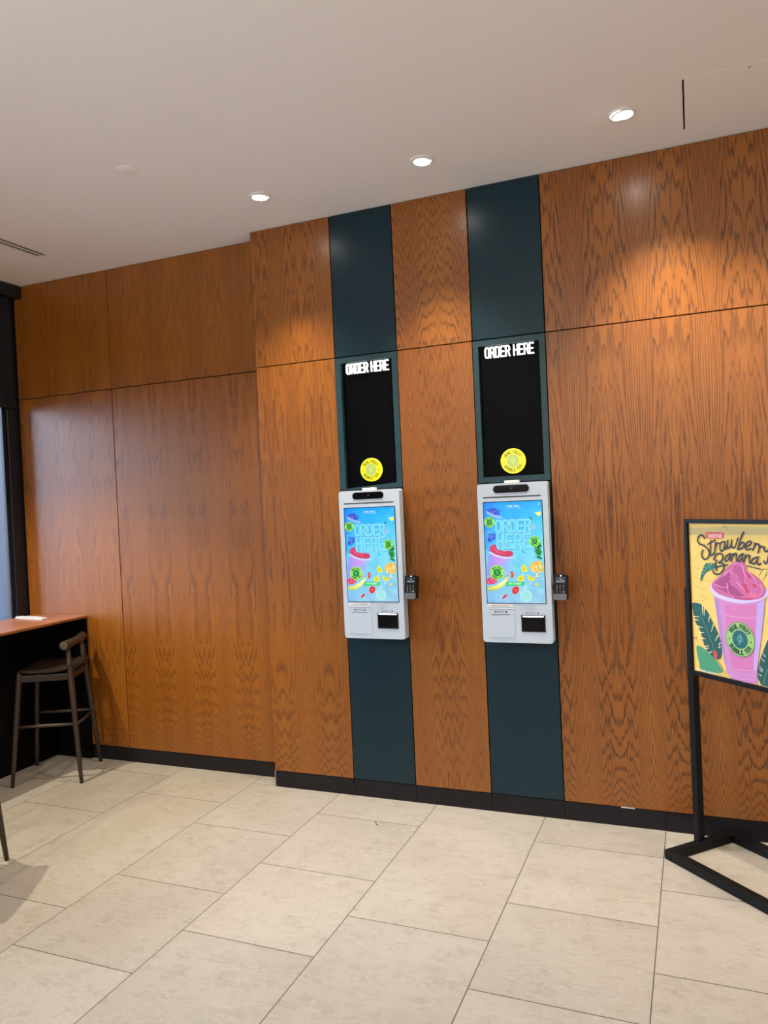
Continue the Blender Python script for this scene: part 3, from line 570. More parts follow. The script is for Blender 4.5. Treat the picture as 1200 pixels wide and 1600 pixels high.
# ------------------------------------------------------------------ self-order kiosks
def make_screen_art():
    A = Art(0.0002); S = lambda p: [(x / 10000, -z / 10000) for x, z in p]
    W, Hh = 0.305, 0.5275
    rnd = random.Random(3)
    def bgc(u, v):
        top = (16, 160, 244); midc = (108, 212, 240); bot = (146, 196, 226)
        k = v / 0.45 if v < 0.45 else (v - 0.45) / 0.55
        c0, c1 = (top, midc) if v < 0.45 else (midc, bot)
        c = [c0[i] + (c1[i] - c0[i]) * k for i in range(3)]
        e = max(0, 1 - u * 3.2) * (1 if v < 0.5 else 0.3)
        c = [c[0] * (1 - .45 * e), c[1] * (1 - .22 * e), c[2]]
        if u > 0.7 and v < 0.6: c = [c[0] + 70 * (u - 0.7), c[1] + 50 * (u - .7), c[2]]
        r = rnd.uniform(-9, 9)
        return tuple(max(0, min(255, q + r)) for q in c)
    nx, nz = 10, 18
    g = [[bgc(i / nx, j / nz) for i in range(nx + 1)] for j in range(nz + 1)]
    for j in range(nz):
        for i in range(nx):
            A.poly([(i * W / nx, -j * Hh / nz), ((i + 1) * W / nx, -j * Hh / nz), ((i + 1) * W / nx, -(j + 1) * Hh / nz), (i * W / nx, -(j + 1) * Hh / nz)], None, [g[j][i], g[j][i + 1], g[j + 1][i + 1], g[j + 1][i]])
    A.up()
    for k in range(170):                                             # splashes of water and ice
        v = rnd.random() ** 0.6; x = rnd.uniform(0.01, W - 0.01); z = -v * (Hh - 0.012) - 0.006; r = rnd.uniform(0.0012, 0.004)
        A.disc(x, z, r, rnd.choice([(160, 225, 252), (90, 180, 240), (190, 235, 252), (70, 160, 235), (140, 205, 245)]), 5, r * rnd.uniform(0.4, 1))
    for k in range(26):                                              # soft pale bokeh at the lower right
        A.disc(rnd.uniform(0.15, 0.29), -rnd.uniform(0.40, 0.515), rnd.uniform(0.003, 0.009), rnd.choice([(150, 210, 245), (120, 190, 240), (170, 222, 240)]), 9)
    A.up()
    for p, cc in zip(S_BERRY, ((62, 92, 205), (50, 105, 215))):
        A.poly(S(p), cc); A.up()
        q = S(p); cx = sum(a for a, b in q) / len(q); cz = sum(b for a, b in q) / len(q)
        for k in range(26):
            A.disc(cx + rnd.gauss(0, 0.014), cz + rnd.gauss(0, 0.009), rnd.uniform(0.002, 0.0045), rnd.choice([(40, 60, 180), (95, 120, 225), (70, 80, 200), (130, 160, 240), (30, 50, 150)]), 8)
        A.up()
    A.poly(S(S_BOWL), (150, 185, 245)); A.up()
    A.poly(S(S_PLANE), (140, 195, 225)); A.poly(S(S_YFLOWER), (235, 238, 120))
    for p in S_LEAVES: A.poly(S(p), (30, 130, 110))
    A.up()
    # smoothie cup with its swirl
    A.poly(S(S_CUP), (205, 140, 225), [(150, 150, 240), (190, 140, 230), (222, 135, 215), (215, 150, 228), (150, 190, 245), (150, 190, 245), (190, 160, 235), (215, 125, 210), (150, 140, 235)]); A.up()
    A.poly(spline(S(S_SWIRL), 4, True), (205, 60, 100)); A.up()
    for k in range(26):
        t = rnd.random(); x = 0.026 + t * 0.09; z = -(0.238 + t * 0.033 + rnd.uniform(-0.012, 0.012)); a = rnd.uniform(-0.8, 0.3); L = rnd.uniform(0.003, 0.010)
        A.stroke([(x, z), (x + L * math.cos(a), z + L * math.sin(a))], 0.0022, rnd.choice([(240, 130, 165), (165, 30, 75), (248, 175, 200), (215, 75, 120)]))
    A.up(); A.poly(S(S_RIM), (205, 215, 250)); A.up()
    # ORDER / HERE in pale outlined capitals
    for txt, x0, x1, z0, hh, w, gp in (('ORDER', 0.0640, 0.242, -0.155, 0.058, 0.0262, 0.0120), ('HERE', 0.0695, 0.2400, -0.2415, 0.072, 0.0310, 0.0155)):
        A.text(txt, hh, w, gp, 0.0112, (30, 130, 185), x0=x0 + 0.0020, z0=z0 - 0.0020); A.up()
        A.text(txt, hh, w, gp, 0.0104, (178, 238, 250), x0=x0, z0=z0); A.up()
        A.text(txt, hh, w, gp, 0.0060, (84, 206, 240), x0=x0, z0=z0); A.up()
    # leafy crown and body of the pineapple
    for k in range(34):
        t = rnd.random(); zb = -0.300 + t * 0.075; a = rnd.uniform(1.75, 3.0) if t < 0.7 else rnd.uniform(1.5, 2.2); L = rnd.uniform(0.022, 0.048)
        x = 0.296 - rnd.uniform(0, 0.022); q = (x + L * math.cos(a), zb + L * math.sin(a)); A.stroke([(x, zb), ((x + q[0]) / 2 - 0.003, (zb + q[1]) / 2 + 0.001), q], (0.0075, 0.0012), rnd.choice([(8, 80, 40), (30, 140, 66), (14, 110, 54), (100, 190, 110)]))
    A.up(); A.poly(spline(S(S_PINE), 4, True), (225, 185, 80)); A.up()
    for j in range(8):
        for i in range(8):
            x = 0.236 + i * 0.0088 + (j % 2) * 0.0044; z = -0.316 - j * 0.0072
            if x < 0.297 and (x - 0.29) ** 2 / 0.0026 + (z + 0.347) ** 2 / 0.0014 < 1: A.disc(x, z, 0.0034, rnd.choice([(250, 225, 150), (240, 200, 110), (205, 150, 60), (252, 238, 190)]), 6)
    for k in range(22): A.disc(rnd.uniform(0.252, 0.297), -rnd.uniform(0.372, 0.405), rnd.uniform(0.0015, 0.004), rnd.choice([(250, 245, 220), (220, 150, 90), (245, 225, 160)]), 6)
    A.up()
    for p in S_WEDGE: A.poly(S(p), (232, 226, 50)); 
    A.up()
    for p in S_WEDGE:
        q = S(p); cx = sum(a for a, b in q) / len(q); cz = sum(b for a, b in q) / len(q); A.poly([(cx + (a - cx) * .55, cz + (b - cz) * .55) for a, b in q], (214, 200, 20))
    A.up(); A.poly(spline(S(S_STRAW), 4, True), (220, 70, 115)); A.up()
    for k in range(10): A.disc(rnd.uniform(0.008, 0.05), -rnd.uniform(0.398, 0.425), 0.0024, rnd.choice([(250, 190, 210), (150, 30, 60), (60, 140, 60)]), 6)
    A.poly(S(S_BANANA), (225, 228, 105), [(205, 205, 70), (235, 235, 130), (240, 240, 150), (110, 110, 50), (190, 190, 90), (245, 240, 160), (235, 225, 100), (205, 215, 80), (150, 190, 60)]); A.up()
    A.stroke([(x / 10000 + 0.004, -z / 10000 - 0.010) for x, z in S_BANANA[:4]], 0.003, (245, 245, 185)); A.up()
    for p in S_RED: A.poly(spline(S(p), 4, True), (222, 45, 55))
    A.up()
    for p in S_RED[:2]:
        q = S(p); cx = sum(a for a, b in q) / len(q); cz = sum(b for a, b in q) / len(q); A.disc(cx, cz, 0.004, (248, 150, 120), 7)
    A.up()
    for (c0, c1) in S_BADGES:
        r = math.hypot(c1[0] - c0[0], c1[1] - c0[1]) / 10000; cx, cz = c0[0] / 10000, -c0[1] / 10000
        badge(A, cx, cz, r, (150, 232, 90), (10, 130, 70), (15, 70, 40), (140, 225, 150))
    A.poly(S(S_BTN), (60, 200, 110)); A.up(); A.text('TAP TO ORDER', 0.0075, 0.0044, 0.0017, 0.0014, (225, 250, 225), cx=0.1515, z0=-0.4295); A.up()
    c0, c1 = S_DISC; A.disc(c0[0] / 10000, -c0[1] / 10000, 0.031, (165, 225, 225), 32); A.up()
    A.disc(c0[0] / 10000, -c0[1] / 10000, 0.018, (150, 215, 220), 24); A.up()
    for k in range(5): A.stroke([(0.2 + k * .0032, -0.482), (0.2 + k * .0032, -0.497)], 0.0012, (185, 235, 225))
    c0, c1 = S_Q; A.disc(c0[0] / 10000, -c0[1] / 10000, 0.0062, (40, 80, 110), 20); A.up(); A.disc(c0[0] / 10000, -c0[1] / 10000, 0.0042, (215, 240, 245), 20)
    A.text('REAL FRUIT', 0.0085, 0.0052, 0.0016, 0.0013, (220, 242, 252), x0=0.132, z0=-0.0275); A.stroke([(0.122 + x * .004, -0.0235 + z * .0055) for x, z in LEAF], 0.0010, (220, 242, 252))
    A.stroke([(0.115, -0.0335), (0.215, -0.0335)], 0.0008, (150, 215, 250)); A.up()
    return A
SCREEN_DATA = None
def make_kiosk(cx, label):
    t = thing('order_kiosk', label, 'kiosk', (cx, -0.055, 0.950), 0, 'wall-mounted order kiosks')
    h = 0.835; w = 0.184
    MB().box(-w + 0.03, w - 0.022, 0.006, 0.0535, 0.03, h - 0.03, 0.004, 1).build('wall_mount', KDARK, t)['label'] = 'dark grey wall mount'
    c = MB(); pr = rounded(-w, w, 0, h, 0.013, 6); c.prism(pr, -0.052, 0.006)
    bmesh.ops.bevel(c.bm, geom=[e for e in c.bm.edges if abs(e.verts[0].co.y + 0.052) < 1e-5 and abs(e.verts[1].co.y + 0.052) < 1e-5], offset=0.004, segments=2, affect='EDGES')
    c.build('casing', WHITE, t)
    f = -0.0522
    cb = MB(); cb.prism(rounded(-0.098, 0.091, 0.785, 0.824, 0.0192, 8), f - 0.0025, f + 0.002); cb = cb.build('camera_bar', GLOSSB, t); cb['label'] = 'black pill-shaped camera window'
    MB().lathe([(0.0, 0.0), (0.005, 0.0), (0.0055, -0.0012)], (0.0, f - 0.0040, 0.8045), 20, M=Matrix.Rotation(PI / 2, 3, 'X')).build('camera_lens', KDARK, cb)
    MB().box(-0.155, 0.150, f - 0.0008, f + 0.002, 0.7605, 0.7665, 0.0004, 1).build('speaker_slot', KDARK, t)
    bz = MB(); bz.box(-0.1565, 0.1565, f - 0.0012, f + 0.002, 0.205, 0.7405, 0.001, 1); bz = bz.build('screen', GLOSSB, t); bz['label'] = 'bright blue touch screen showing fruit and ORDER HERE'
    SCR.build('screen_image', INK_SCREEN, lambda x, z, q: (-0.1525 + x, f - 0.0016 - q, 0.7365 + z), bz)
    tb = MB().box(-0.039, 0.037, -0.046, -0.012, h - 0.002, h + 0.0135, 0.002, 2).build('top_tab', WPLAST, t)
    # receipt printer door, its label and slot; code scanner with its lamp
    d = MB().box(-0.150, -0.0125, f - 0.0022, f + 0.002, 0.027, 0.1765, 0.0016, 2).build('printer_door', WHITE, t)
    MB().box(-0.1335, -0.0355, f - 0.0030, f - 0.0015, 0.1455, 0.1482, 0.0003, 1).build('paper_slot', KDARK, d)
    MB().box(-0.148, -0.0125, f - 0.0028, f - 0.0021, 0.1735, 0.1755).build('door_groove', KGREY, d)
    lb = MB().box(-0.148, -0.020, f - 0.0006, f + 0.001, 0.1875, 0.2010).build('receipt_label', PAPER, t); lb['label'] = 'white PLEASE TAKE YOUR RECEIPT sticker'
    A = Art(); INKC = (70, 74, 82)
    A.text('PLEASE TAKE YOUR RECEIPT', 0.0052, 0.0030, 0.0016, 0.0009, INKC, cx=-0.084, z0=0.1915)
    A.build('label_print', INK_PRINT, lambda x, z, q: (x, f - 0.0010, z), lb)
    A = Art()
    A.text('PRINT', 0.0072, 0.0046, 0.0032, 0.0013, INKC, x0=-0.098, z0=0.1580); A.poly([(-0.116, .158), (-0.105, .158), (-0.105, .165), (-0.116, .165)], INKC); A.poly([(-0.0575, .156), (-0.0505, .156), (-0.0505, .167), (-0.0575, .167)], (40, 42, 48))
    A.build('print_mark', INK_PRINT, lambda x, z, q: (x, f - 0.0030, z), d)
    s = MB().box(0.022, 0.1475, f - 0.0024, f + 0.002, 0.058, 0.1465, 0.0016, 2).build('code_scanner', KDARK, t); s['label'] = 'black code scanner window lit along its top'
    MB().box(0.027, 0.1425, f - 0.0029, f - 0.0022, 0.063, 0.136).build('scanner_glass', GLOSSB, s)
    l = MB(); l.prism([(0.034, 0.1362), (0.136, 0.1362), (0.141, 0.1428), (0.029, 0.1428)], f - 0.0032, f - 0.0022); l.build('scanner_lamp', SCANL, s)
    A = Art(); A.text('SCAN', 0.0068, 0.0046, 0.0040, 0.0011, INKC, x0=0.066, z0=0.1535); A.poly([(0.049, .1535), (0.058, .1535), (0.058, .160), (0.049, .160)], (130, 134, 140)); A.poly([(0.1085, .152), (0.1145, .152), (0.1145, .1615), (0.1085, .1615)], (40, 42, 48))
    A.build('scan_mark', INK_PRINT, lambda x, z, q: (x, f - 0.0004, z), t)
    return t
SCR = make_screen_art()
k1x, k2x = -1.6935, -0.883
kio = make_kiosk(k1x, 'white order kiosk with blue screen, the left one of two, farther from the poster stand')
copy_thing(kio, (k2x, -0.055, 0.950), 'white order kiosk with blue screen, the right one of two, nearer the poster stand')

# card terminals on short arms at the right edge of each kiosk
def make_terminal(cx, label):
    t = thing('card_terminal', label, 'card terminal', (cx + 0.2325, -0.118, 1.180), 0, 'card terminals beside the kiosks')
    M = Matrix.Rotation(math.radians(-12), 4, 'X')
    def tilt(mb): bmesh.ops.transform(mb.bm, matrix=M, verts=mb.bm.verts[:]); return mb
    c = MB(); c.prism(rounded(-0.036, 0.036, 0.0, 0.125, 0.008, 4), -0.016, 0.016)
    bmesh.ops.bevel(c.bm, geom=[e for e in c.bm.edges if abs(e.verts[0].co.y + 0.016) < 1e-5 and abs(e.verts[1].co.y + 0.016) < 1e-5], offset=0.003, segments=2, affect='EDGES')
    tilt(c).build('body', STEELB, t)
    c = MB(); c.prism(rounded(-0.033, 0.031, -0.004, 0.028, 0.006, 4), -0.021, 0.0); tilt(c).build('reader_slot', KGREY, t)['label'] = 'grey card slot end'
    sc_ = tilt(MB().box(-0.026, 0.026, -0.0172, -0.015, 0.080, 0.114, 0.0008, 1)).build('display', GLOSSB, t)
    A = Art(); A.poly([(-0.025, .081), (0.025, .081), (0.025, .113), (-0.025, .113)], (16, 26, 44)); A.up()
    A.poly([(-0.004, .1), (.004, .1), (.004, .105), (-.004, .105)], (120, 150, 190))
    A.text('WELCOME', 0.006, 0.0042, 0.0014, 0.0012, (150, 175, 205), cx=0.0, z0=0.088)
    A.build('display_image', INK_SCREEN, lambda x, z, q: tuple(M @ Vector((x, -0.0175 - q, z))), sc_)
    for r in range(4):
        for q in range(3):
            tilt(MB().box(-0.021 + q * 0.0165, -0.013 + q * 0.0165, -0.0195, -0.0155, 0.034 + r * 0.0105, 0.0395 + r * 0.0105, 0.0012, 1)).build('key', KGREY if (r, q) != (0, 2) else WHITE, t)
    tilt(MB().lathe([(0.0, 0.002), (0.003, 0.001), (0.003, -0.002)], (0.002, -0.0165, 0.1195), 12, M=Matrix.Rotation(PI / 2, 3, 'X'))).build('status_lamp', SCANL, t)
    MB().box(-0.044, 0.0, 0.022, 0.034, 0.045, 0.075, 0.003, 2).box(-0.016, 0.016, 0.010, 0.036, 0.035, 0.085, 0.003, 2).build('bracket', KDARK, t)
    MB().tube([(0.012, 0.040, 0.120), (0.006, 0.052, 0.150), (-0.016, 0.072, 0.180), (-0.026, 0.085, 0.25), (-0.022, 0.09, 0.33), (-0.034, 0.092, 0.42)], 0.0022, 8).build('cable', KDARK, t)
    return t
trm = make_terminal(k1x, 'black card terminal on the right edge of the left kiosk')
copy_thing(trm, (k2x + 0.2325, -0.118, 1.180), 'black card terminal on the right edge of the right kiosk')

# ------------------------------------------------------------------ poster stand
ps = thing('poster_stand', 'black metal floor stand holding a yellow strawberry banana smoothie poster', 'poster stand', (-0.041, -0.145, 0), math.radians(-43.727))
pw = 0.018
MB().box(-0.018, 2 * pw - 0.018, -pw, pw, 0.03, 1.246, 0.002, 1).build('pole', STEELB, ps)
MB().box(0.590, 0.590 + 2 * pw, -pw, pw, 0.03, 1.246, 0.002, 1).build('pole', STEELB, ps)
b = MB(); hy = 0.217
b.box(-0.004, 0.038, -hy, hy, 0.0, 0.042, 0.002, 1).box(0.586, 0.628, -hy, hy, 0.0, 0.042, 0.002, 1)
b.box(0.038, 0.586, -hy, -hy + 0.042, 0.0, 0.0418, 0.002, 1).box(0.038, 0.586, hy - 0.042, hy, 0.0, 0.0418, 0.002, 1)
b.build('base_frame', STEELB, ps)
fx0, fx1, fz0, fz1, fb = 0.016, 0.620, 0.842, 1.572, 0.021
f = MB()
f.box(fx0, fx0 + fb, -0.042, -0.018, fz0, fz1, 0.002, 1).box(fx1 - fb, fx1, -0.042, -0.018, fz0, fz1, 0.002, 1)
f.box(fx0 + fb, fx1 - fb, -0.0418, -0.0182, fz0, fz0 + fb, 0.002, 1).box(fx0 + fb, fx1 - fb, -0.0418, -0.0182, fz1 - fb + 0.002, fz1, 0.002, 1)
f.build('poster_frame', STEELB, ps)
po = MB().box(fx0 + 0.01, fx1 - 0.01, -0.0285, -0.0205, fz0 + 0.01, fz1 - 0.008).build('poster', PAPER, ps); po['label'] = 'yellow poster of a pink smoothie in a cup'
def poster_art():
    A = Art(0.0002); P = lambda p: [(x / 10000, z / 10000) for x, z in p]
    INK = (30, 42, 60)
    x0, x1, z0, z1 = fx0 + fb - 0.004, fx1 - fb + 0.004, fz0 + fb - 0.004, fz1 - fb + 0.006
    A.poly([(x0, z0), (x1, z0), (x1, z1), (x0, z1)], (240, 202, 104)); A.up()
    A.poly([q if q[0] > x0 else (x0, q[1]) for q in [(min(a, x1), b) for a, b in P(BAND)]], (198, 178, 112)); A.up()
    for d_ in DOODLE[:7] + DOODLE2: A.stroke(P(d_), 0.0012, (176, 140, 78), smooth=True)
    for d_ in DOODLE[7:]: A.stroke(P(d_), 0.002, (70, 60, 50))
    for d_ in FLOWERS: A.stroke(P(d_), 0.003, (196, 88, 60))
    A.up()
    A.poly(spline(P(PILL), 4, True), (214, 74, 74)); A.up()
    (ax, az), (bx, bz) = P(PILLC); A.text('SMOOTHIE', 0.0155, 0.0078, 0.0032, 0.0025, (250, 232, 220), cx=(ax + bx) / 2, z0=az - 0.008); A.up()
    A.poly(spline(P(SMALL_LEAF), 4, True), (22, 112, 98)); A.up()
    for d_ in SMALL_CUTS: A.stroke(P(d_), (0.0035, 0.001), (200, 200, 120))
    A.up()
    A.poly(spline(P(BIGLEAF), 4, True), (18, 84, 78)); A.up()
    A.stroke(P(BIGRIB), 0.0016, (120, 170, 150))
    for d_ in BIGCUTS: A.stroke(P(d_), (0.0058, 0.0016), (242, 226, 160))
    A.poly(P(STEM) + [(STEM[-1][0] / 10000 + 0.002, STEM[-1][1] / 10000), (STEM[0][0] / 10000 + 0.002, STEM[0][1] / 10000)], (150, 100, 60)); A.up()
    A.poly(spline(P(GREENLEAF), 4, True), (72, 150, 108)); A.up(); A.poly(spline(P(REDBUD), 4, True), (214, 74, 64)); A.up()
    A.poly([(min(a, x1), b) for a, b in P(RLEAF)], (24, 82, 76)); A.up(); A.stroke(P(RRIB), 0.002, (120, 170, 140))
    for d_ in RCUTS: A.stroke(P(d_), (0.0015, 0.004), (225, 222, 200))
    A.up()
    A.poly(P(CUP), (206, 138, 190)); A.up()
    A.poly(P(CUPM), (212, 120, 172)); A.poly(P(CUPSIDE), (196, 164, 220)); A.poly(P(CUPSIDEL), (176, 128, 190)); A.up()
    for d_ in CUPL: A.stroke(P(d_), 0.003, (224, 156, 202))
    A.up()
    A.poly(spline(P(RIM), 4, True), (216, 202, 238)); A.up()
    A.poly(spline(P(SWIRL), 4, True), (202, 100, 152)); A.up()
    for d_, cc in zip(SWD, ((166, 70, 124), (186, 84, 140), (214, 96, 138), (226, 106, 144))): A.poly(spline(P(d_), 4, True), cc)
    A.up()
    for d_ in SWP: A.poly(spline(P(d_), 4, True), (198, 58, 98))
    A.up()
    for d_ in SWL: A.stroke(P(d_), (0.007, 0.0025), (232, 140, 184), smooth=True)
    A.up()
    c, l, r, tp, bt = [(x / 10000, z / 10000) for x, z in BADGE]
    badge(A, c[0], c[1], (r[0] - l[0]) / 2, (150, 196, 104), (24, 96, 102), (24, 60, 50), (130, 205, 170), edge=(60, 110, 80), tw=1.25)
    (ax, az), (bx, bz) = P(FOOTT); A.text('STRAWBERRY BANANA SM', 0.0062, 0.0044, 0.0020, 0.0014, (240, 238, 222), x0=ax + 0.004, z0=az - 0.002, slant=0.15); A.up()
    for d_ in SCRIPT: A.stroke(P(d_), 0.0074, INK, smooth=True)
    A.stroke(P(FLOURISH), 0.0045, INK)
    return A
poster_art().build('poster_print', INK_PRINT, lambda x, z, q: (x, -0.0287 - q, z), po)

# ------------------------------------------------------------------ bar counter along the window
bc = thing('bar_counter', 'long orange-brown wooden bar counter with black panels, under the window', 'counter', (-4.2, -2.0, 0))
CY0, CY1 = -4.3 + 2.0, RY - 0.001 + 2.0
wt = MB().box(0, 0.50, 0, CY1 - CY0, 0, 0.0165, 0.002, 2).build('worktop', OAK_TOP, bc); wt.location = (-0.29, CY0, 0.9925); grain(wt, 1.7, 2, 0, 0.5)
MB().box(-0.135, -0.11, CY0, CY1 - 0.018, 0.0, 0.992).build('front_panel', COUNTB, bc)
MB().box(-0.109, 0.203, CY1 - 0.018, CY1, 0.0, 0.992).build('end_panel', COUNTB, bc)
pp = MB()
prof = [(-0.15, 0.0), (-0.05, 0.001), (0.06, 0.004), (0.15, 0.0)]
for (a, za), (b_, zb) in zip(prof[:-1], prof[1:]):
    for q in (0, 1):
        vs = [pp.bm.verts.new(v) for v in ((a, -0.024, za + 0.010 + q * 0.004 * (a < 0)), (b_, -0.024, zb + 0.010 + q * 0.004 * (b_ < 0)), (b_, 0.024, zb + 0.010), (a, 0.024, za + 0.010))]; pp.bm.faces.new(vs)
pp.box(-0.15, 0.15, -0.024, 0.024, 0.0, 0.0085, 0.003, 2)
pp = pp.build('folded_paper', PAPER); pp.location = (-4.315, -0.055, 1.0095); pp.rotation_euler = (0, 0, math.radians(-9))
tag(pp, 'folded strip of white paper lying on the wooden bar counter', 'paper')

# ------------------------------------------------------------------ bar stools
def make_stool(loc, rz, label):
    """local x runs from the front to the back of the stool, y from its near to its far side"""
    t = thing('bar_stool', label, 'bar stool', loc, rz, 'dark wooden bar stools')
    def at(sx, sy, z): return (sx * (0.215 - 0.055 * z / 0.7), sy * (0.207 - 0.057 * z / 0.7), z)
    for sx, sy in ((-1, -1), (-1, 1), (1, -1), (1, 1)):
        top = 0.725 if sx < 0 else 0.872
        zs = [0, 0.15, 0.38, 0.62, 0.70, top] if sx < 0 else [0, 0.15, 0.38, 0.62, 0.74, top]
        rr = [0.0115, 0.0145, 0.0175, 0.0185, 0.018, 0.015] if sx < 0 else [0.0115, 0.0145, 0.0175, 0.0195, 0.018, 0.0135]
        MB().tube([at(sx, sy, z) for z in zs], rr, 14).build('leg', WALNUT, t)
    # saddle seat
    s = MB(); n = 14; top = []; bot = []
    for i in range(n + 1):
        u = -1 + 2 * i / n; ra = []; rb = []
        for j in range(n + 1):
            v = -1 + 2 * j / n
            k = (abs(u) ** 6 + abs(v) ** 6) ** (1 / 6.0); m_ = max(abs(u), abs(v)); q = m_ / k if k > 1e-6 else 1
            x = u * q * (0.186 - 0.004 * v * v) + 0.014; y = v * q * (0.205 if u < 0.3 else 0.205 - 0.03 * (u - 0.3) / 0.7)
            z = 0.726 + 0.020 * max(0, u) ** 2 + 0.012 * v * v - 0.010 * (1 - u * u) * (1 - v * v)
            e = max(abs(u), abs(v)); th = 0.026 - 0.012 * max(0, e - 0.7) / 0.3
            ra.append(s.bm.verts.new((x, y, z))); rb.append(s.bm.verts.new((x * 0.985, y * 0.985, z - th)))
        top.append(ra); bot.append(rb)
    for i in range(n):
        for j in range(n):
            for g_, fl in ((top, 0), (bot, 1)):
                q = [g_[i][j], g_[i + 1][j], g_[i + 1][j + 1], g_[i][j + 1]]; f_ = s.bm.faces.new(q[::-1] if fl else q); f_.smooth = True
    for i in range(n):
        for a_, b_ in (((i, 0), (i + 1, 0)), ((i, n), (i + 1, n)), ((0, i), (0, i + 1)), ((n, i), (n, i + 1))):
            s.bm.faces.new((top[a_[0]][a_[1]], top[b_[0]][b_[1]], bot[b_[0]][b_[1]], bot[a_[0]][a_[1]]))
    s.build('seat', WALNUT, t)
    zA = 0.678
    for (p, q) in (((-1, -1), (1, -1)), ((-1, 1), (1, 1)), ((-1, -1), (-1, 1)), ((1, -1), (1, 1))):
        a_ = Vector(at(*p, zA)); b_ = Vector(at(*q, zA)); mid = (a_ + b_) / 2; d_ = b_ - a_; L = d_.length
        m_ = MB().box(-L / 2, L / 2, -0.009, 0.009, -0.021, 0.021, 0.004, 2)
        bmesh.ops.transform(m_.bm, matrix=Matrix.Translation(mid) @ Matrix.Rotation(math.atan2(d_.y, d_.x), 4, 'Z'), verts=m_.bm.verts[:]); m_.build('apron', WALNUT, t)
    for (p, q, z) in (((-1, -1), (1, -1), 0.375), ((-1, 1), (1, 1), 0.375), ((1, -1), (1, 1), 0.365)):
        a_ = Vector(at(*p, z)); b_ = Vector(at(*q, z))
        MB().tube([a_, a_.lerp(b_, .25), a_.lerp(b_, .5), a_.lerp(b_, .75), b_], [0.008, 0.0105, 0.0115, 0.0105, 0.008], 12).build('stretcher', WALNUT, t)
    # round back rail, thicker in the middle, with flat sawn ends
    rp_ = [(0.140 + 0.014 * (1 - (k / 5.0) ** 2), k / 5.0 * 0.188, 0.884) for k in range(-5, 6)]
    rl = MB().tube(rp_, [0.0255 + 0.0035 * (abs(k) / 5.0) for k in range(-5, 6)], 18)
    rp_o = rl.build('back_rail', WALNUT, t)
    for sg in (-1, 1):
        ec = MB().lathe([(0.0, 0.0008), (0.022, 0.0008), (0.027, -0.001)], (0, 0, 0), 24).build('rail_end', ENDGRAIN, rp_o)
        ec.location = (0.140 - 0.0003, sg * 0.188, 0.884); ec.rotation_euler = (-sg * PI / 2, 0, sg * 0.14); ec['label'] = 'paler sawn end grain'
    return t
AN = math.atan2(0.446, 0.895)
st = make_stool((-3.991, -0.197, 0), AN, 'dark walnut bar stool tucked under the end of the bar counter, by the wood wall')
copy_thing(st, (-3.991 + 0.619, -0.197 - 1.33, 0), 'dark walnut bar stool of which only one leg shows at the left picture edge')

# ------------------------------------------------------------------ ceiling fittings
def downlight(x, y, tilt, az, aim, watts, label, deg=82):
    t = thing('recessed_downlight', label, 'downlight', (x, y, H), 0, 'recessed downlights along the wood wall')
    MB().lathe([(0.0475, -0.001), (0.048, -0.0075), (0.051, -0.009), (0.057, -0.006), (0.059, 0.0)], (0, 0, 0), 44).build('trim_ring', TRIM, t)
    M = Matrix.Rotation(az, 3, 'Z') @ Matrix.Rotation(tilt, 3, 'Y')
    MB().lathe([(0.041, -0.004), (0.042, -0.010), (0.045, -0.010), (0.047, -0.002)], (0, 0, -0.001), 40, M=M).build('gimbal', TRIM, t)
    MB().lathe([(0.0, -0.0075), (0.026, -0.0075), (0.042, -0.006)], (0, 0, -0.001), 40, M=M).build('lens', LENS, t)
    lamp_spot('wall_wash_lamp', (x, y, H - 0.03), aim, watts, deg, 1.0, 0.03, WARM)
downlight(-2.104, -0.441, 0.05, 0, (-2.13, -0.33, 0), 160, 'round recessed ceiling downlight, leftmost of the three lit ones')
downlight(-1.184, -0.439, 0.05, 0, (-1.28, -0.33, 0), 160, 'round recessed ceiling downlight in the middle of the three lit ones')
downlight(-0.242, -0.460, -0.20, 0.4, (0.40, -0.04, 0.5), 180, 'round recessed ceiling downlight nearest the access panel, lens tilted right')
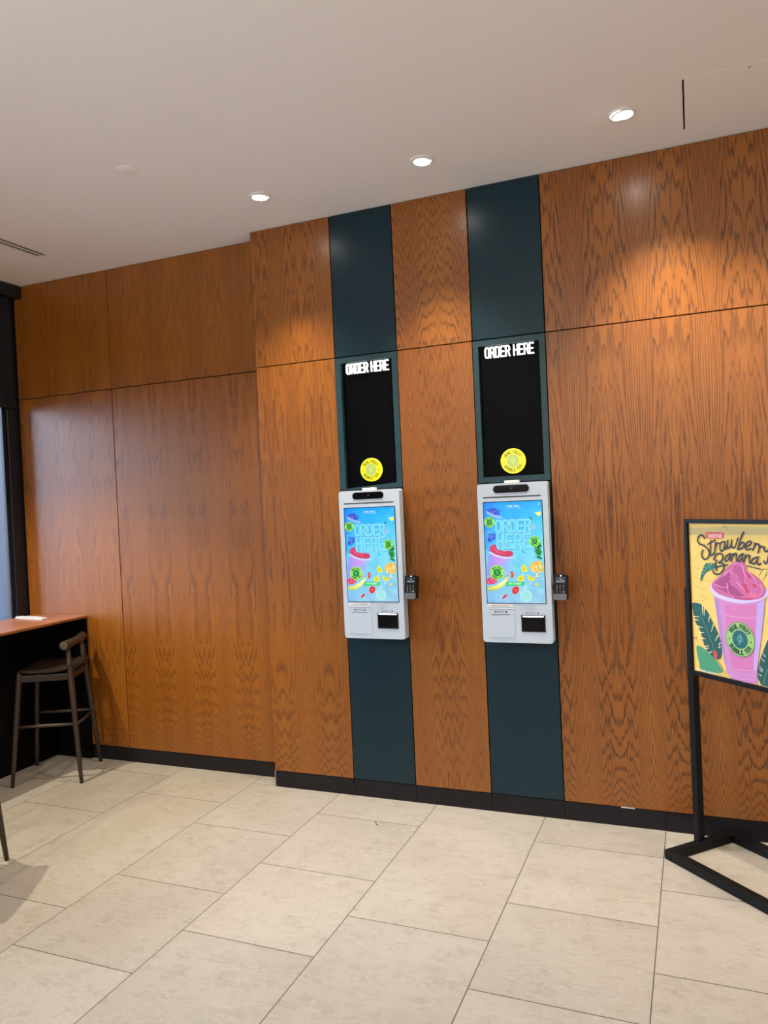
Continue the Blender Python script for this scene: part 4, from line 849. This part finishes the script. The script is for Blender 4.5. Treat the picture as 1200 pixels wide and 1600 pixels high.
dc = MB().lathe([(0.0, -0.003), (0.050, -0.003), (0.053, -0.0015), (0.053, 0.0)], (0, 0, 0), 44).build('ceiling_cover_plate', mat('cover_plate_paint', (0.86, 0.82, 0.77), 0.85)); dc.location = (-2.504, -1.014, H)
tag(dc, 'small round white cover plate flush on the ceiling, left of the downlights', 'cover plate')
vt = thing('air_vent', 'linear slot air vent in the ceiling near the window, two dark slots', 'vent', (-3.80, -0.95, H))
VP = mat('vent_paint', (0.74, 0.69, 0.62), 0.6)
for xa, xb in ((-0.047, -0.032), (-0.008, 0.008), (0.032, 0.047)): MB().box(xa, xb, -0.65, 0.65, -0.006, 0.0, 0.001, 1).build('vent_blade', VP, vt)
for ya in (-0.665, 0.65): MB().box(-0.047, 0.047, ya, ya + 0.015, -0.006, 0.0, 0.001, 1).build('vent_end', VP, vt)
for xa in (-0.032, 0.008): MB().box(xa, xa + 0.024, -0.65, 0.65, -0.0012, 0.0).build('slot', CAVITY, vt)['label'] = 'dark open slot'
ap = thing('access_panel', 'square flush access panel in the ceiling above the poster stand', 'access panel', (0.245, -0.40, H))
MB().box(-0.228, 0.236, -0.236, 0.236, -0.0008, 0.0).build('panel', CEIL, ap)
MB().box(-0.236, -0.2285, -0.234, 0.234, -0.0006, 0.0).build('gap', CAVITY, ap)['label'] = 'dark strip painted as gap shadow along one edge'  # shadow in the panel joint, painted as a flat dark strip
MB().lathe([(0.0, -0.0035), (0.005, -0.0035), (0.0055, -0.002)], (0.015, -0.215, 0), 16).build('lock', METAL, ap)

# ------------------------------------------------------------------ small litter
sd = MB().tube([(-0.022, -0.010, 0.0016), (-0.008, 0.001, 0.0022), (0.006, -0.002, 0.0016), (0.024, 0.010, 0.0016)], 0.0016, 6).build('litter_scrap', STEELB); sd.location = (-1.64, -0.325, 0); sd.rotation_euler = (0, 0, -1.2)
tag(sd, 'thin dark scrap lying on the beige floor tiles in front of the kiosks', 'scrap')
pt = MB().box(-0.034, 0.034, -0.0016, 0.0, -0.0045, 0.0045).build('paper_tag', PAPER); pt.location = (-0.376, 0.0032, BB + 0.0015)
tag(pt, 'tiny white paper tag on top of the black baseboard, left of the poster stand', 'tag')
